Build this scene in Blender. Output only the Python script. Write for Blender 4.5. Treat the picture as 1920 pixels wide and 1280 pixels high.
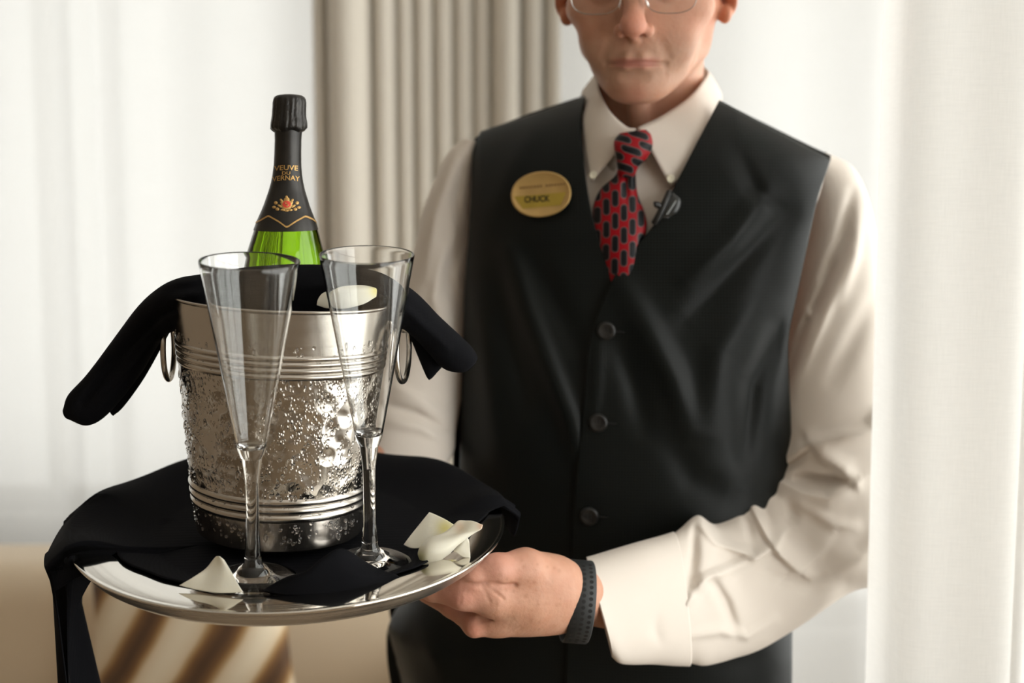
import bpy, bmesh, math, random
import numpy as np
from mathutils import Vector, Matrix

for _o in list(bpy.data.objects):
    bpy.data.objects.remove(_o)
sc = bpy.context.scene
col = sc.collection
rng = np.random.default_rng(7)
random.seed(7)

# ---------------------------------------------------------------- camera
FPX = 2300.0                                   # focal length in pixels of the 1920 px frame
PITCH = math.radians(6.0)
CAM = np.array([0.0, 0.0, 1.42])
cam_d = bpy.data.cameras.new('camera')
cam_d.sensor_width = 36.0
cam_d.lens = FPX / 1920.0 * 36.0
cam_d.clip_start = 0.02
cam_d.dof.use_dof = True
cam_d.dof.focus_distance = 1.035
cam_d.dof.aperture_fstop = 3.6
cam = bpy.data.objects.new('camera', cam_d)
col.objects.link(cam)
cam.location = CAM.tolist()
cam.rotation_euler = (math.pi / 2 - PITCH, 0, 0)
sc.camera = cam

# ---------------------------------------------------------------- daylight
SKY = 5.9
w = bpy.data.worlds.new('overcast_sky')
sc.world = w
w.use_nodes = True
bgn = w.node_tree.nodes['Background']
bgn.inputs['Color'].default_value = (1.0, 0.985, 0.965, 1)
bgn.inputs['Strength'].default_value = SKY

def portal(name, loc, rot, sx, sy):
    l = bpy.data.lights.new(name, 'AREA')
    l.shape = 'RECTANGLE'
    l.size, l.size_y = sx, sy
    l.cycles.is_portal = True
    o = bpy.data.objects.new(name, l)
    col.objects.link(o)
    o.location = loc
    o.rotation_euler = rot
    return o

# window openings: (x0,x1,z0,z1) in the back wall, (y0,y1,z0,z1) in the right wall
ROOM = dict(x0=-2.9, x1=1.7, y0=-2.3, y1=3.25, z1=2.75)
WIN_BACK_A = (-2.5, -0.30, 0.62, 2.55)
WIN_BACK_B = (0.12, 1.55, 0.30, 2.55)
WIN_RIGHT = (-1.5, 2.9, 0.25, 2.55)
for nm, (a, b, c, d) in (('window_light_rear', WIN_BACK_A), ('window_light_corner', WIN_BACK_B)):
    portal(nm, ((a + b) / 2, ROOM['y1'] + 0.02, (c + d) / 2), (-math.pi / 2, 0, 0), b - a, d - c)
a, b, c, d = WIN_RIGHT
portal('window_light_side', (ROOM['x1'] + 0.02, (a + b) / 2, (c + d) / 2), (0, math.pi / 2, 0), d - c, b - a)

vs = sc.view_settings
sc.display_settings.display_device = 'sRGB'
vs.view_transform = 'Standard'
vs.look = 'None'
vs.exposure = 0.0
vs.gamma = 1.0
vs.use_curve_mapping = False
try:
    sc.cycles.max_bounces = 14
    sc.cycles.transmission_bounces = 14
    sc.cycles.transparent_max_bounces = 24
    sc.cycles.sample_clamp_indirect = 6.0
    sc.cycles.caustics_reflective = True
    sc.cycles.caustics_refractive = True
    sc.cycles.use_denoising = True
except Exception:
    pass

# ---------------------------------------------------------------- helpers
FW = np.array([0, math.cos(PITCH), -math.sin(PITCH)])
UP = np.array([0, math.sin(PITCH), math.cos(PITCH)])
RT = np.array([1.0, 0, 0])

def P(px, py, y):
    """world point where the sight line through a photograph pixel reaches the plane Y = y"""
    px, py, y = np.broadcast_arrays(np.asarray(px, float), np.asarray(py, float), np.asarray(y, float))
    d = FW + ((px - 960) / FPX)[..., None] * RT - ((py - 640) / FPX)[..., None] * UP
    return CAM + d * ((y - CAM[1]) / d[..., 1])[..., None]

def proj(p):
    q = np.asarray(p, float) - CAM
    d = q @ FW
    return np.stack([960 + FPX * (q @ RT) / d, 640 - FPX * (q @ UP) / d], -1)

ORG = {}

def _link(o, parent, base):
    col.objects.link(o)
    if parent is not None:
        o.parent = parent
        ORG[o.name] = ORG[parent.name]
    else:
        o.location = Vector([float(v) for v in base])
        ORG[o.name] = np.array(base, float)

def tag(o, label=None, cat=None, group=None, kind=None):
    if label: o['label'] = label
    if cat: o['category'] = cat
    if group: o['group'] = group
    if kind: o['kind'] = kind
    return o

def thing(name, base, label, cat, group=None, kind=None):
    o = bpy.data.objects.new(name, None)
    o.empty_display_size = 0.05
    _link(o, None, base)
    return tag(o, label, cat, group, kind)

def outward(V, F):
    """faces of a closed mesh, turned so that its normals point out"""
    v = 0.0; c = np.asarray(V).mean(0)
    Fq = np.array([f[:3] for f in F])
    A_, B_, C_ = V[Fq[:, 0]] - c, V[Fq[:, 1]] - c, V[Fq[:, 2]] - c
    if np.einsum('ij,ij->i', A_, np.cross(B_, C_)).sum() < 0:
        return [tuple(f)[::-1] for f in F]
    return F

def mk(name, V, F, mat, parent=None, label=None, cat=None, group=None, kind=None, smooth=True, base=None, uv=None, colr=None, solid=0.0, offset=0.0, subsurf=0, bevel=0.0, vol=False):
    """one mesh object from world-space vertices"""
    V = np.asarray(V, float)
    if parent is not None:
        org = ORG[parent.name]
    else:
        org = np.array(base, float) if base is not None else np.array([V[:, 0].mean(), V[:, 1].mean(), V[:, 2].min()])
    if vol:
        F = outward(V, F)
    me = bpy.data.meshes.new(name)
    me.from_pydata((V - org).tolist(), [], [list(map(int, f)) for f in F])
    if uv is not None:
        ul = me.uv_layers.new(name='UVMap')
        li = np.zeros(len(me.loops), dtype=np.int32)
        me.loops.foreach_get('vertex_index', li)
        ul.data.foreach_set('uv', np.asarray(uv, float)[li].ravel())
    if colr is not None:
        ca = me.color_attributes.new('Col', 'FLOAT_COLOR', 'POINT')
        c4 = np.ones((len(V), 4)); c4[:, :3] = colr
        ca.data.foreach_set('color', c4.ravel())
    if smooth:
        me.polygons.foreach_set('use_smooth', [True] * len(me.polygons))
    me.update()
    if mat is not None: me.materials.append(mat)
    o = bpy.data.objects.new(name, me)
    _link(o, parent, org)
    if solid:
        m = o.modifiers.new('thickness', 'SOLIDIFY'); m.thickness = solid; m.offset = offset
    if bevel:
        m = o.modifiers.new('edges', 'BEVEL'); m.width = bevel; m.segments = 2; m.limit_method = 'ANGLE'; m.angle_limit = 0.7
    if subsurf:
        m = o.modifiers.new('smooth', 'SUBSURF'); m.levels = subsurf; m.render_levels = subsurf
    return tag(o, label, cat, group, kind)

def gridF(nu, nv, cu=False, cv=False, off=0):
    F = []
    for i in range(nu if cu else nu - 1):
        for j in range(nv if cv else nv - 1):
            i2, j2 = (i + 1) % nu, (j + 1) % nv
            F.append((off + i * nv + j, off + i2 * nv + j, off + i2 * nv + j2, off + i * nv + j2))
    return F

def catmull(pts, n):
    """n samples of a Catmull-Rom spline through pts (rows)"""
    p = np.asarray(pts, float)
    k = len(p)
    pp = np.vstack([2 * p[0] - p[1], p, 2 * p[-1] - p[-2]])
    t = np.linspace(0, k - 1 - 1e-9, n)
    i = t.astype(int); u = (t - i)[:, None]
    a, b, c, d = pp[i], pp[i + 1], pp[i + 2], pp[i + 3]
    return 0.5 * (2 * b + (c - a) * u + (2 * a - 5 * b + 4 * c - d) * u ** 2 + (3 * b - a - 3 * c + d) * u ** 3)

def smooth01(x, a, b):
    t = np.clip((x - a) / (b - a), 0, 1)
    return t * t * (3 - 2 * t)

def seg_dist(px, py, poly):
    """distance of pixels to a polyline"""
    best = np.full(np.shape(px), 1e9)
    for (x0, y0), (x1, y1) in zip(poly[:-1], poly[1:]):
        dx, dy = x1 - x0, y1 - y0
        t = np.clip(((px - x0) * dx + (py - y0) * dy) / (dx * dx + dy * dy + 1e-9), 0, 1)
        best = np.minimum(best, np.hypot(px - x0 - t * dx, py - y0 - t * dy))
    return best

def seg_signed(px, py, poly):
    """(distance, side, along 0..1) to a polyline"""
    best = np.full(np.shape(px), 1e9); side = np.zeros(np.shape(px)); al = np.zeros(np.shape(px))
    n = len(poly) - 1
    for i, ((x0, y0), (x1, y1)) in enumerate(zip(poly[:-1], poly[1:])):
        dx, dy = x1 - x0, y1 - y0
        t = np.clip(((px - x0) * dx + (py - y0) * dy) / (dx * dx + dy * dy + 1e-9), 0, 1)
        d = np.hypot(px - x0 - t * dx, py - y0 - t * dy)
        m = d < best
        best = np.where(m, d, best)
        side = np.where(m, np.sign(dx * (py - y0) - dy * (px - x0)), side)
        al = np.where(m, (i + t) / n, al)
    return best, side, al

def folds(px, py, strokes):
    """cloth relief from fold lines: (polyline, width, height, kind); kind 0 a soft ridge or valley, 1 / -1 a fold with a steep side"""
    h = np.zeros(np.shape(px))
    for s in strokes:
        poly, wd, ht = s[0], s[1], s[2]
        kind = s[3] if len(s) > 3 else 0
        d, side, al = seg_signed(px, py, poly)
        taper = np.sin(np.pi * np.clip(al * 0.84 + 0.08, 0, 1)) ** 0.6
        if kind == 0:
            h += ht * taper * np.exp(-(d / wd) ** 2)
        else:
            w2 = np.where(side * kind > 0, wd * 2.4, wd * 0.55)
            h += ht * taper * np.exp(-(d / w2) ** 2)
    return h

def vnoise(p, scale, seed=0):
    """cheap smooth value noise, p (...,k)"""
    p = np.asarray(p, float) * scale
    r = np.random.default_rng(seed)
    out = np.zeros(p.shape[:-1])
    for o in range(3):
        for _ in range(4):
            k = r.normal(size=p.shape[-1]) * (2.0 ** o)
            out += np.sin(p @ k + r.uniform(0, 6.28)) / (2.0 ** o)
    return out / 7.0

def lathe(name, prof, base, axis, mat, parent, segs=96, ref=None, **kw):
    """surface of revolution; prof rows (r, h) along axis from base"""
    n = np.asarray(axis, float); n = n / np.linalg.norm(n)
    e1 = np.cross(n, [0, 1, 0] if ref is None else ref); e1 /= np.linalg.norm(e1)
    e1 = -e1 if e1[0] < 0 else e1
    e2 = np.cross(n, e1)
    a = np.linspace(0, 2 * np.pi, segs, endpoint=False)
    V = []
    for r, h in prof:
        V.append(np.asarray(base) + n * h + r * (np.cos(a)[:, None] * e1 + np.sin(a)[:, None] * e2))
    V = np.array(V)
    return mk(name, V.reshape(-1, 3), [f[::-1] for f in gridF(len(prof), segs, False, True)], mat, parent, **kw)

def tube(path, rad, segs=12, closed=False, caps=True, flat=None):
    """vertices, faces of a round tube along a 3-D path"""
    p = np.asarray(path, float); n = len(p)
    rad = np.broadcast_to(np.asarray(rad, float), (n,))
    if closed:
        t = np.roll(p, -1, 0) - np.roll(p, 1, 0)
    else:
        t = np.gradient(p, axis=0)
    t /= np.linalg.norm(t, axis=1)[:, None] + 1e-12
    up = np.array([0, 0, 1.0]) if abs(t[0][2]) < 0.9 else np.array([1.0, 0, 0])
    u = np.cross(t[0], up); u /= np.linalg.norm(u)
    a = np.linspace(0, 2 * np.pi, segs, endpoint=False)
    V = []
    for i in range(n):
        u = u - t[i] * (u @ t[i]); u /= np.linalg.norm(u) + 1e-12
        v = np.cross(t[i], u)
        V.append(p[i] + rad[i] * (np.cos(a)[:, None] * u + np.sin(a)[:, None] * v))
    V = np.array(V).reshape(-1, 3)
    F = gridF(n, segs, closed, True)
    if caps and not closed:
        F.append(tuple(range(segs))[::-1]); F.append(tuple(range((n - 1) * segs, n * segs)))
    return V, F

def join(*parts):
    V, F, o = [], [], 0
    for v, f in parts:
        V.append(np.asarray(v, float)); F += [tuple(k + o for k in ff) for ff in f]; o += len(v)
    return np.vstack(V), F

def boxvf(a, b):
    (x0, y0, z0), (x1, y1, z1) = a, b
    V = np.array([(x0, y0, z0), (x1, y0, z0), (x1, y1, z0), (x0, y1, z0), (x0, y0, z1), (x1, y0, z1), (x1, y1, z1), (x0, y1, z1)], float)
    F = [(0, 3, 2, 1), (4, 5, 6, 7), (0, 1, 5, 4), (1, 2, 6, 5), (2, 3, 7, 6), (3, 0, 4, 7)]
    return V, F

def silhouette_tube(st, nu=80, nv=48, power=2.0, front=None, capr=True, nsub=None):
    """closed body from its outline: rows (ax,ay, bx,by, y, half depth): the two outline pixels of a
    section, the world depth of the section and half its thickness. Real thickness in y."""
    s = catmull(st, nu)
    a = P(s[:, 0], s[:, 1], s[:, 4]); b = P(s[:, 2], s[:, 3], s[:, 4])
    c = (a + b) / 2; h = (b - a) / 2
    t = np.linspace(0, 2 * np.pi, nv, endpoint=False)
    cs, sn = np.cos(t), np.sin(t)
    e = 2.0 / power
    cx = np.sign(cs) * np.abs(cs) ** e; sx = np.sign(sn) * np.abs(sn) ** e
    V = c[:, None] + cx[None, :, None] * h[:, None] + sx[None, :, None] * s[:, 5][:, None, None] * np.array([0, -1.0, 0])
    if front is not None:
        q = proj(V)
        f = front(q[..., 0], q[..., 1])
        wgt = np.clip(sx, 0, 1) ** 0.6
        V[..., 1] -= f * wgt[None, :]
    F = gridF(nu, nv, False, True)
    if capr:
        F.append(tuple(range(nv))[::-1]); F.append(tuple(range((nu - 1) * nv, nu * nv)))
    return V.reshape(-1, 3), F

# ---------------------------------------------------------------- materials
def new_mat(name):
    m = bpy.data.materials.new(name)
    m.use_nodes = True
    return m, m.node_tree.nodes, m.node_tree.links, m.node_tree.nodes['Principled BSDF']

def N(nodes, typ, **kw):
    n = nodes.new(typ)
    for k, v in kw.items():
        if k in n.inputs.keys() if hasattr(n.inputs, 'keys') else False:
            n.inputs[k].default_value = v
        else:
            setattr(n, k, v)
    return n

def pbr(name, colr, rough=0.5, metal=0.0, bump=None, var=0.0, varscale=20.0, sheen=0.0, spec=0.5, **kw):
    """plain principled material with optional noise tint and noise bump (scale, strength, distance)"""
    m, nd, lk, b = new_mat(name)
    b.inputs['Base Color'].default_value = (*colr, 1)
    b.inputs['Roughness'].default_value = rough
    b.inputs['Metallic'].default_value = metal
    b.inputs['Specular IOR Level'].default_value = spec
    if sheen:
        b.inputs['Sheen Weight'].default_value = sheen
        b.inputs['Sheen Roughness'].default_value = 0.5
    for k, v in kw.items():
        b.inputs[k].default_value = v
    tc = nd.new('ShaderNodeTexCoord')
    if var:
        n = nd.new('ShaderNodeTexNoise'); n.inputs['Scale'].default_value = varscale; n.inputs['Detail'].default_value = 4
        lk.new(tc.outputs['Object'], n.inputs['Vector'])
        r = nd.new('ShaderNodeValToRGB')
        r.color_ramp.elements[0].position = 0.3; r.color_ramp.elements[1].position = 0.7
        r.color_ramp.elements[0].color = (*[c * (1 - var) for c in colr], 1)
        r.color_ramp.elements[1].color = (*[min(1, c * (1 + var)) for c in colr], 1)
        lk.new(n.outputs['Fac'], r.inputs['Fac']); lk.new(r.outputs['Color'], b.inputs['Base Color'])
    if bump:
        n = nd.new('ShaderNodeTexNoise'); n.inputs['Scale'].default_value = bump[0]; n.inputs['Detail'].default_value = 3
        lk.new(tc.outputs['Object'], n.inputs['Vector'])
        bp = nd.new('ShaderNodeBump'); bp.inputs['Strength'].default_value = bump[1]; bp.inputs['Distance'].default_value = bump[2]
        lk.new(n.outputs['Fac'], bp.inputs['Height']); lk.new(bp.outputs['Normal'], b.inputs['Normal'])
    return m

def weave(name, colr, colr2, scale, rough=0.8, sheen=0.2, strength=0.4, dist=0.0004, spec=0.3, axes='XZ', coat=0.0):
    """woven cloth: two crossed sets of threads tint and bump the surface"""
    m, nd, lk, b = new_mat(name)
    b.inputs['Roughness'].default_value = rough
    b.inputs['Sheen Weight'].default_value = sheen
    b.inputs['Sheen Roughness'].default_value = 0.4
    b.inputs['Specular IOR Level'].default_value = spec
    tc = nd.new('ShaderNodeTexCoord')
    waves = []
    for ax in axes:
        wv = nd.new('ShaderNodeTexWave'); wv.wave_type = 'BANDS'; wv.bands_direction = ax; wv.wave_profile = 'SIN'
        wv.inputs['Scale'].default_value = scale; wv.inputs['Distortion'].default_value = 0.35; wv.inputs['Detail'].default_value = 1
        wv.inputs['Detail Scale'].default_value = 0.3
        lk.new(tc.outputs['Object'], wv.inputs['Vector']); waves.append(wv)
    mu = nd.new('ShaderNodeMath'); mu.operation = 'MULTIPLY'
    lk.new(waves[0].outputs['Fac'], mu.inputs[0]); lk.new(waves[1].outputs['Fac'], mu.inputs[1])
    mix = nd.new('ShaderNodeMix'); mix.data_type = 'RGBA'
    mix.inputs[6].default_value = (*colr, 1); mix.inputs[7].default_value = (*colr2, 1)
    lk.new(mu.outputs[0], mix.inputs[0]); lk.new(mix.outputs[2], b.inputs['Base Color'])
    bp = nd.new('ShaderNodeBump'); bp.inputs['Strength'].default_value = strength; bp.inputs['Distance'].default_value = dist
    lk.new(mu.outputs[0], bp.inputs['Height']); lk.new(bp.outputs['Normal'], b.inputs['Normal'])
    return m

def sheer_mat(name, colr, refl, clear, thread_scale, thread=0.12):
    """thin voile: light comes through as glow (translucent), some threads reflect, some gaps are open"""
    m, nd, lk, b = new_mat(name)
    nd.remove(b)
    out = nd['Material Output']
    tr = nd.new('ShaderNodeBsdfTranslucent'); tr.inputs['Color'].default_value = (*colr, 1)
    df = nd.new('ShaderNodeBsdfDiffuse'); df.inputs['Color'].default_value = (*colr, 1)
    tp = nd.new('ShaderNodeBsdfTransparent')
    m1 = nd.new('ShaderNodeMixShader'); m1.inputs[0].default_value = refl
    lk.new(tr.outputs[0], m1.inputs[1]); lk.new(df.outputs[0], m1.inputs[2])
    m2 = nd.new('ShaderNodeMixShader')
    lk.new(m1.outputs[0], m2.inputs[1]); lk.new(tp.outputs[0], m2.inputs[2])
    tc = nd.new('ShaderNodeTexCoord')
    tot = None
    for sc3 in ((thread_scale, thread_scale, thread_scale * 0.06), (thread_scale * 0.06, thread_scale * 0.06, thread_scale)):
        mp = nd.new('ShaderNodeMapping'); mp.inputs['Scale'].default_value = sc3
        lk.new(tc.outputs['Object'], mp.inputs['Vector'])
        n = nd.new('ShaderNodeTexNoise'); n.inputs['Scale'].default_value = 1.0; n.inputs['Detail'].default_value = 1
        lk.new(mp.outputs[0], n.inputs['Vector'])
        if tot is None: tot = n.outputs['Fac']
        else:
            ad = nd.new('ShaderNodeMath'); ad.operation = 'ADD'
            lk.new(tot, ad.inputs[0]); lk.new(n.outputs['Fac'], ad.inputs[1]); tot = ad.outputs[0]
    mr = nd.new('ShaderNodeMapRange')
    mr.inputs['From Min'].default_value = 0.6; mr.inputs['From Max'].default_value = 1.4
    mr.inputs['To Min'].default_value = max(0, clear - thread); mr.inputs['To Max'].default_value = clear + thread
    lk.new(tot, mr.inputs['Value']); lk.new(mr.outputs[0], m2.inputs[0])
    lk.new(m2.outputs[0], out.inputs['Surface'])
    return m
# ================================================================ the room
M_wall = pbr('warm_wall_paint', (0.62, 0.55, 0.46), 0.9, bump=(180, 0.1, 0.001), var=0.04, varscale=6)
M_wall_dark = pbr('brown_wall_paint', (0.32, 0.25, 0.18), 0.85, bump=(180, 0.1, 0.001), var=0.06, varscale=6)
M_wall_left = pbr('tan_wall_paint', (0.34, 0.27, 0.20), 0.85, bump=(180, 0.1, 0.001), var=0.05, varscale=6)
M_ceil = pbr('ceiling_paint', (0.74, 0.71, 0.66), 0.9, bump=(120, 0.1, 0.001))
M_floor = pbr('tan_carpet', (0.26, 0.195, 0.13), 1.0, bump=(900, 0.6, 0.003), var=0.15, varscale=300)
M_frame = pbr('window_frame_paint', (0.72, 0.69, 0.64), 0.45, var=0.03)
M_glass_pane = new_mat('window_pane')[0]
_nd = M_glass_pane.node_tree.nodes; _lk = M_glass_pane.node_tree.links
_nd.remove(_nd['Principled BSDF'])
_g = _nd.new('ShaderNodeBsdfGlossy'); _g.inputs['Roughness'].default_value = 0.02
_t = _nd.new('ShaderNodeBsdfTransparent'); _t.inputs['Color'].default_value = (0.95, 0.96, 0.95, 1)
_m = _nd.new('ShaderNodeMixShader'); _m.inputs[0].default_value = 0.06
_lk.new(_t.outputs[0], _m.inputs[1]); _lk.new(_g.outputs[0], _m.inputs[2]); _lk.new(_m.outputs[0], _nd['Material Output'].inputs['Surface'])

X0, X1, Y0, Y1, Z1 = ROOM['x0'], ROOM['x1'], ROOM['y0'], ROOM['y1'], ROOM['z1']
T = 0.14
def struct(name, parts, mat):
    V, F = join(*parts)
    return mk(name, V, F, mat, smooth=False, kind='structure', base=(V[:, 0].mean(), V[:, 1].mean(), V[:, 2].min()))

struct('floor', [boxvf((X0 - T, Y0 - T, -0.1), (X1 + T, Y1 + T, 0.0))], M_floor)
struct('ceiling', [boxvf((X0 - T, Y0 - T, Z1), (X1 + T, Y1 + T, Z1 + 0.1))], M_ceil)
struct('wall_left', [boxvf((X0 - T, Y0 - T, 0), (X0, Y1 + T, Z1))], M_wall_left)
struct('wall_front', [boxvf((X0, Y0 - T, 0), (X1, Y0, Z1))], M_wall_dark)
A, B = WIN_BACK_A, WIN_BACK_B
struct('wall_back', [
    boxvf((X0, Y1, 0), (A[0], Y1 + T, Z1)), boxvf((A[1], Y1, 0), (B[0], Y1 + T, Z1)), boxvf((B[1], Y1, 0), (X1 + T, Y1 + T, Z1)),
    boxvf((A[0], Y1, 0), (A[1], Y1 + T, A[2])), boxvf((A[0], Y1, A[3]), (A[1], Y1 + T, Z1)),
    boxvf((B[0], Y1, 0), (B[1], Y1 + T, B[2])), boxvf((B[0], Y1, B[3]), (B[1], Y1 + T, Z1))], M_wall)
R_ = WIN_RIGHT
struct('wall_right', [
    boxvf((X1, Y0 - T, 0), (X1 + T, R_[0], Z1)), boxvf((X1, R_[1], 0), (X1 + T, Y1, Z1)),
    boxvf((X1, R_[0], 0), (X1 + T, R_[1], R_[2])), boxvf((X1, R_[0], R_[3]), (X1 + T, R_[1], Z1))], M_wall)

def window(name, lo, hi, z0, z1, mull, axis, at):
    """frame bars and panes filling an opening; axis 'x' back wall, 'y' right wall"""
    fw, fd = 0.05, 0.05
    def bx(a0, a1, c0, c1, d0, d1):
        return boxvf((a0, at + d0, c0), (a1, at + d1, c1)) if axis == 'x' else boxvf((at + d0, a0, c0), (at + d1, a1, c1))
    bars = [bx(lo, hi, z0, z0 + fw, 0.05, 0.05 + fd), bx(lo, hi, z1 - fw, z1, 0.05, 0.05 + fd),
            bx(lo, lo + fw, z0 + fw, z1 - fw, 0.05, 0.05 + fd), bx(hi - fw, hi, z0 + fw, z1 - fw, 0.05, 0.05 + fd)]
    for m in mull:
        bars.append(bx(m - 0.02, m + 0.02, z0 + fw, z1 - fw, 0.055, 0.05 + fd - 0.005))
    V, F = join(*bars)
    o = mk(name, V, F, M_frame, smooth=False, kind='structure')
    edges = [lo + fw] + [v for m in mull for v in (m - 0.02, m + 0.02)] + [hi - fw]
    for a0, a1 in zip(edges[0::2], edges[1::2]):
        v, f = bx(a0, a1, z0 + fw, z1 - fw, 0.072, 0.078)
        mk('pane', v, f, M_glass_pane, o, smooth=False)
    v, f = bx(lo - 0.03, hi + 0.03, z0 - 0.035, z0, -0.06, 0.05)
    mk('window_sill', v, f, M_frame, o, smooth=False)
window('window_1', A[0], A[1], A[2], A[3], (-1.25,), 'x', Y1)
window('window_2', B[0], B[1], B[2], B[3], (), 'x', Y1)
window('window_3', R_[0], R_[1], R_[2], R_[3], (-0.1, 1.4), 'y', X1)
for nm, a, b in (('baseboard_left', (X0, Y0, 0), (X0 + 0.015, Y1, 0.1)), ('baseboard_front', (X0, Y0, 0), (X1, Y0 + 0.015, 0.1))):
    v, f = boxvf(a, b)
    mk(nm, v, f, M_frame, smooth=False, kind='structure')

# ---------------------------------------------------------------- curtains
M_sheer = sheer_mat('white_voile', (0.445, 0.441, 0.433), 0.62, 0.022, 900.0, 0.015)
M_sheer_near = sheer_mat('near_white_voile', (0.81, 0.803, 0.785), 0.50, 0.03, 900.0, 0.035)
M_drape = weave('heavy_beige_drape', (0.66, 0.615, 0.545), (0.74, 0.695, 0.625), 260, rough=0.95, sheen=0.2)
_b = M_drape.node_tree.nodes['Principled BSDF']

def plan_curtain(name, plan, z0, z1, mat, label, flare=None, n=360, nz=24, thick=0.0, hem=True):
    """cloth hung from a track: a plan line (x, y) run from floor to track"""
    c = catmull(plan, n) if len(plan) < n else np.asarray(plan, float)
    zz = np.linspace(z0, z1, nz)
    V = np.zeros((len(c), nz, 3))
    cen = c.mean(0)
    for j, z in enumerate(zz):
        q = c.copy()
        s = (z - z0) / (z1 - z0)
        if flare is not None: q = q + np.asarray(flare(s, c))
        V[:, j, :2] = q; V[:, j, 2] = z
    base = (cen[0], cen[1], z0)
    return mk(name, V.reshape(-1, 3), gridF(len(c), nz), mat, label=label, cat='curtain', base=base, solid=thick)

def wavy(x0, x1, y, period, amp, seed, n=500, wob=0.35):
    r = np.random.default_rng(seed)
    x = np.linspace(x0, x1, n)
    ph = np.cumsum(np.full(n, (x1 - x0) / n / period * 2 * np.pi) * (1 + wob * np.interp(x, np.linspace(x0, x1, 14), r.normal(size=14))))
    a = amp * (0.7 + 0.5 * np.interp(x, np.linspace(x0, x1, 11), r.uniform(0, 1, 11)))
    return np.stack([x + 0.25 * a * np.sin(ph * 2 + 1), y + a * np.sin(ph)], 1)

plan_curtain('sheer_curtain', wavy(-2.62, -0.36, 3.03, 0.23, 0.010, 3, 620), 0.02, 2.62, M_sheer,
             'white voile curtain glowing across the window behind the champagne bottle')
# gathered drape between the two windows: pleat valleys as they stand in the photograph
val = np.array([590, 616, 702, 746, 779, 815, 852, 888, 922, 978, 1020, 1063, 1105], float)
dy = 2.92
xs, ys = [], []
for k in range(len(val) - 1):
    a_, b_ = P(val[k], 300, dy)[0], P(val[k + 1], 300, dy)[0]
    t = np.linspace(0, 1, 26, endpoint=False)
    wdt = b_ - a_
    xs.append(a_ + wdt * (t - 0.10 * np.sin(2 * np.pi * t)))
    ys.append(dy + 0.02 - min(0.095, wdt * 1.15) * np.sin(np.pi * t) ** 0.9)
plan = np.stack([np.concatenate(xs), np.concatenate(ys)], 1)
plan_curtain('pleated_drape', plan, 0.02, 2.62, M_drape, 'heavy beige pleated drape gathered beside the window, behind the man', thick=0.004)
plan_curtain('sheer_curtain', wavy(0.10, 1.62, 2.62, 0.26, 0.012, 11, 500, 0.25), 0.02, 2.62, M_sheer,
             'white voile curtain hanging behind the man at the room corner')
near_plan = [(0.384, 1.288), (0.387, 1.262), (0.387, 1.232), (0.384, 1.205), (0.386, 1.184), (0.400, 1.174), (0.430, 1.171), (0.465, 1.168),
             (0.488, 1.172), (0.500, 1.190), (0.512, 1.225), (0.530, 1.235), (0.545, 1.205), (0.560, 1.175), (0.590, 1.170), (0.612, 1.200)]
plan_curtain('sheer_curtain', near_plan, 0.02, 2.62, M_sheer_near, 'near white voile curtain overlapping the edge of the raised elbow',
             flare=lambda s, c: np.stack([(0.004 - 0.012 * s) * np.exp(-((c[:, 0] - 0.37) / 0.04) ** 2), 0 * c[:, 0]], 1))
M_track = pbr('curtain_track_metal', (0.45, 0.42, 0.38), 0.35, metal=0.8, var=0.02)
for a, b, lb in (((-2.65, 2.99, 2.62), (0.18, 3.06, 2.66), 'slim metal curtain track above the rear window and drape'),
                 ((0.08, 2.58, 2.62), (1.66, 2.66, 2.66), 'slim metal curtain track above the corner curtain'),
                 ((0.36, 1.15, 2.62), (0.66, 1.32, 2.66), 'short metal curtain track above the near voile curtain')):
    rail = [boxvf(a, b)]
    o = mk('curtain_track', *join(*rail), M_track, smooth=False, label=lb, cat='curtain track')
    for xx in np.linspace(a[0] + 0.05, b[0] - 0.05, 3):
        v, f = boxvf((xx - 0.015, (a[1] + b[1]) / 2 - 0.015, 2.66), (xx + 0.015, (a[1] + b[1]) / 2 + 0.015, Z1))
        mk('bracket', v, f, M_track, o, smooth=False)

# ---------------------------------------------------------------- sofa and cushion
M_sofa = weave('sand_upholstery', (0.62, 0.51, 0.375), (0.72, 0.605, 0.46), 240, rough=0.95, sheen=0.3)
def rbox(a, b, r, nseg=6):
    """box with generously rounded edges"""
    bm = bmesh.new()
    bmesh.ops.create_cube(bm, size=1)
    s = np.array(b) - np.array(a); c = (np.array(b) + np.array(a)) / 2
    for v in bm.verts: v.co = Vector((np.array(v.co) * s + c).tolist())
    bmesh.ops.bevel(bm, geom=bm.edges[:], offset=r, segments=nseg, profile=0.5, affect='EDGES')
    bm.verts.index_update()
    V = np.array([v.co[:] for v in bm.verts]); F = [[v.index for v in f.verts] for f in bm.faces]
    bm.free()
    return V, F
sofa = thing('sofa', (-0.60, 2.30, 0), 'long sand-coloured upholstered sofa below the window', 'sofa')
mk('base', *rbox((-1.75, 1.72, 0.10), (-0.10, 2.60, 0.30), 0.03), M_sofa, sofa)
mk('backrest', *rbox((-1.75, 2.38, 0.28), (-0.10, 2.64, 0.71), 0.07), M_sofa, sofa)
for x0 in (-1.95, -0.12):
    mk('armrest', *rbox((x0, 1.72, 0.10), (x0 + 0.20, 2.64, 0.60), 0.06), M_sofa, sofa)
for k in range(3):
    x0 = -1.74 + k * 0.54
    mk('seat_cushion', *rbox((x0, 1.70, 0.30), (x0 + 0.53, 2.36, 0.45), 0.05), M_sofa, sofa)
for x in (-1.85, -0.02):
    for y in (1.8, 2.55):
        mk('leg', *tube([(x, y, 0.0), (x, y, 0.06), (x, y, 0.11)], [0.018, 0.022, 0.026]), M_track, sofa)

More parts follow.
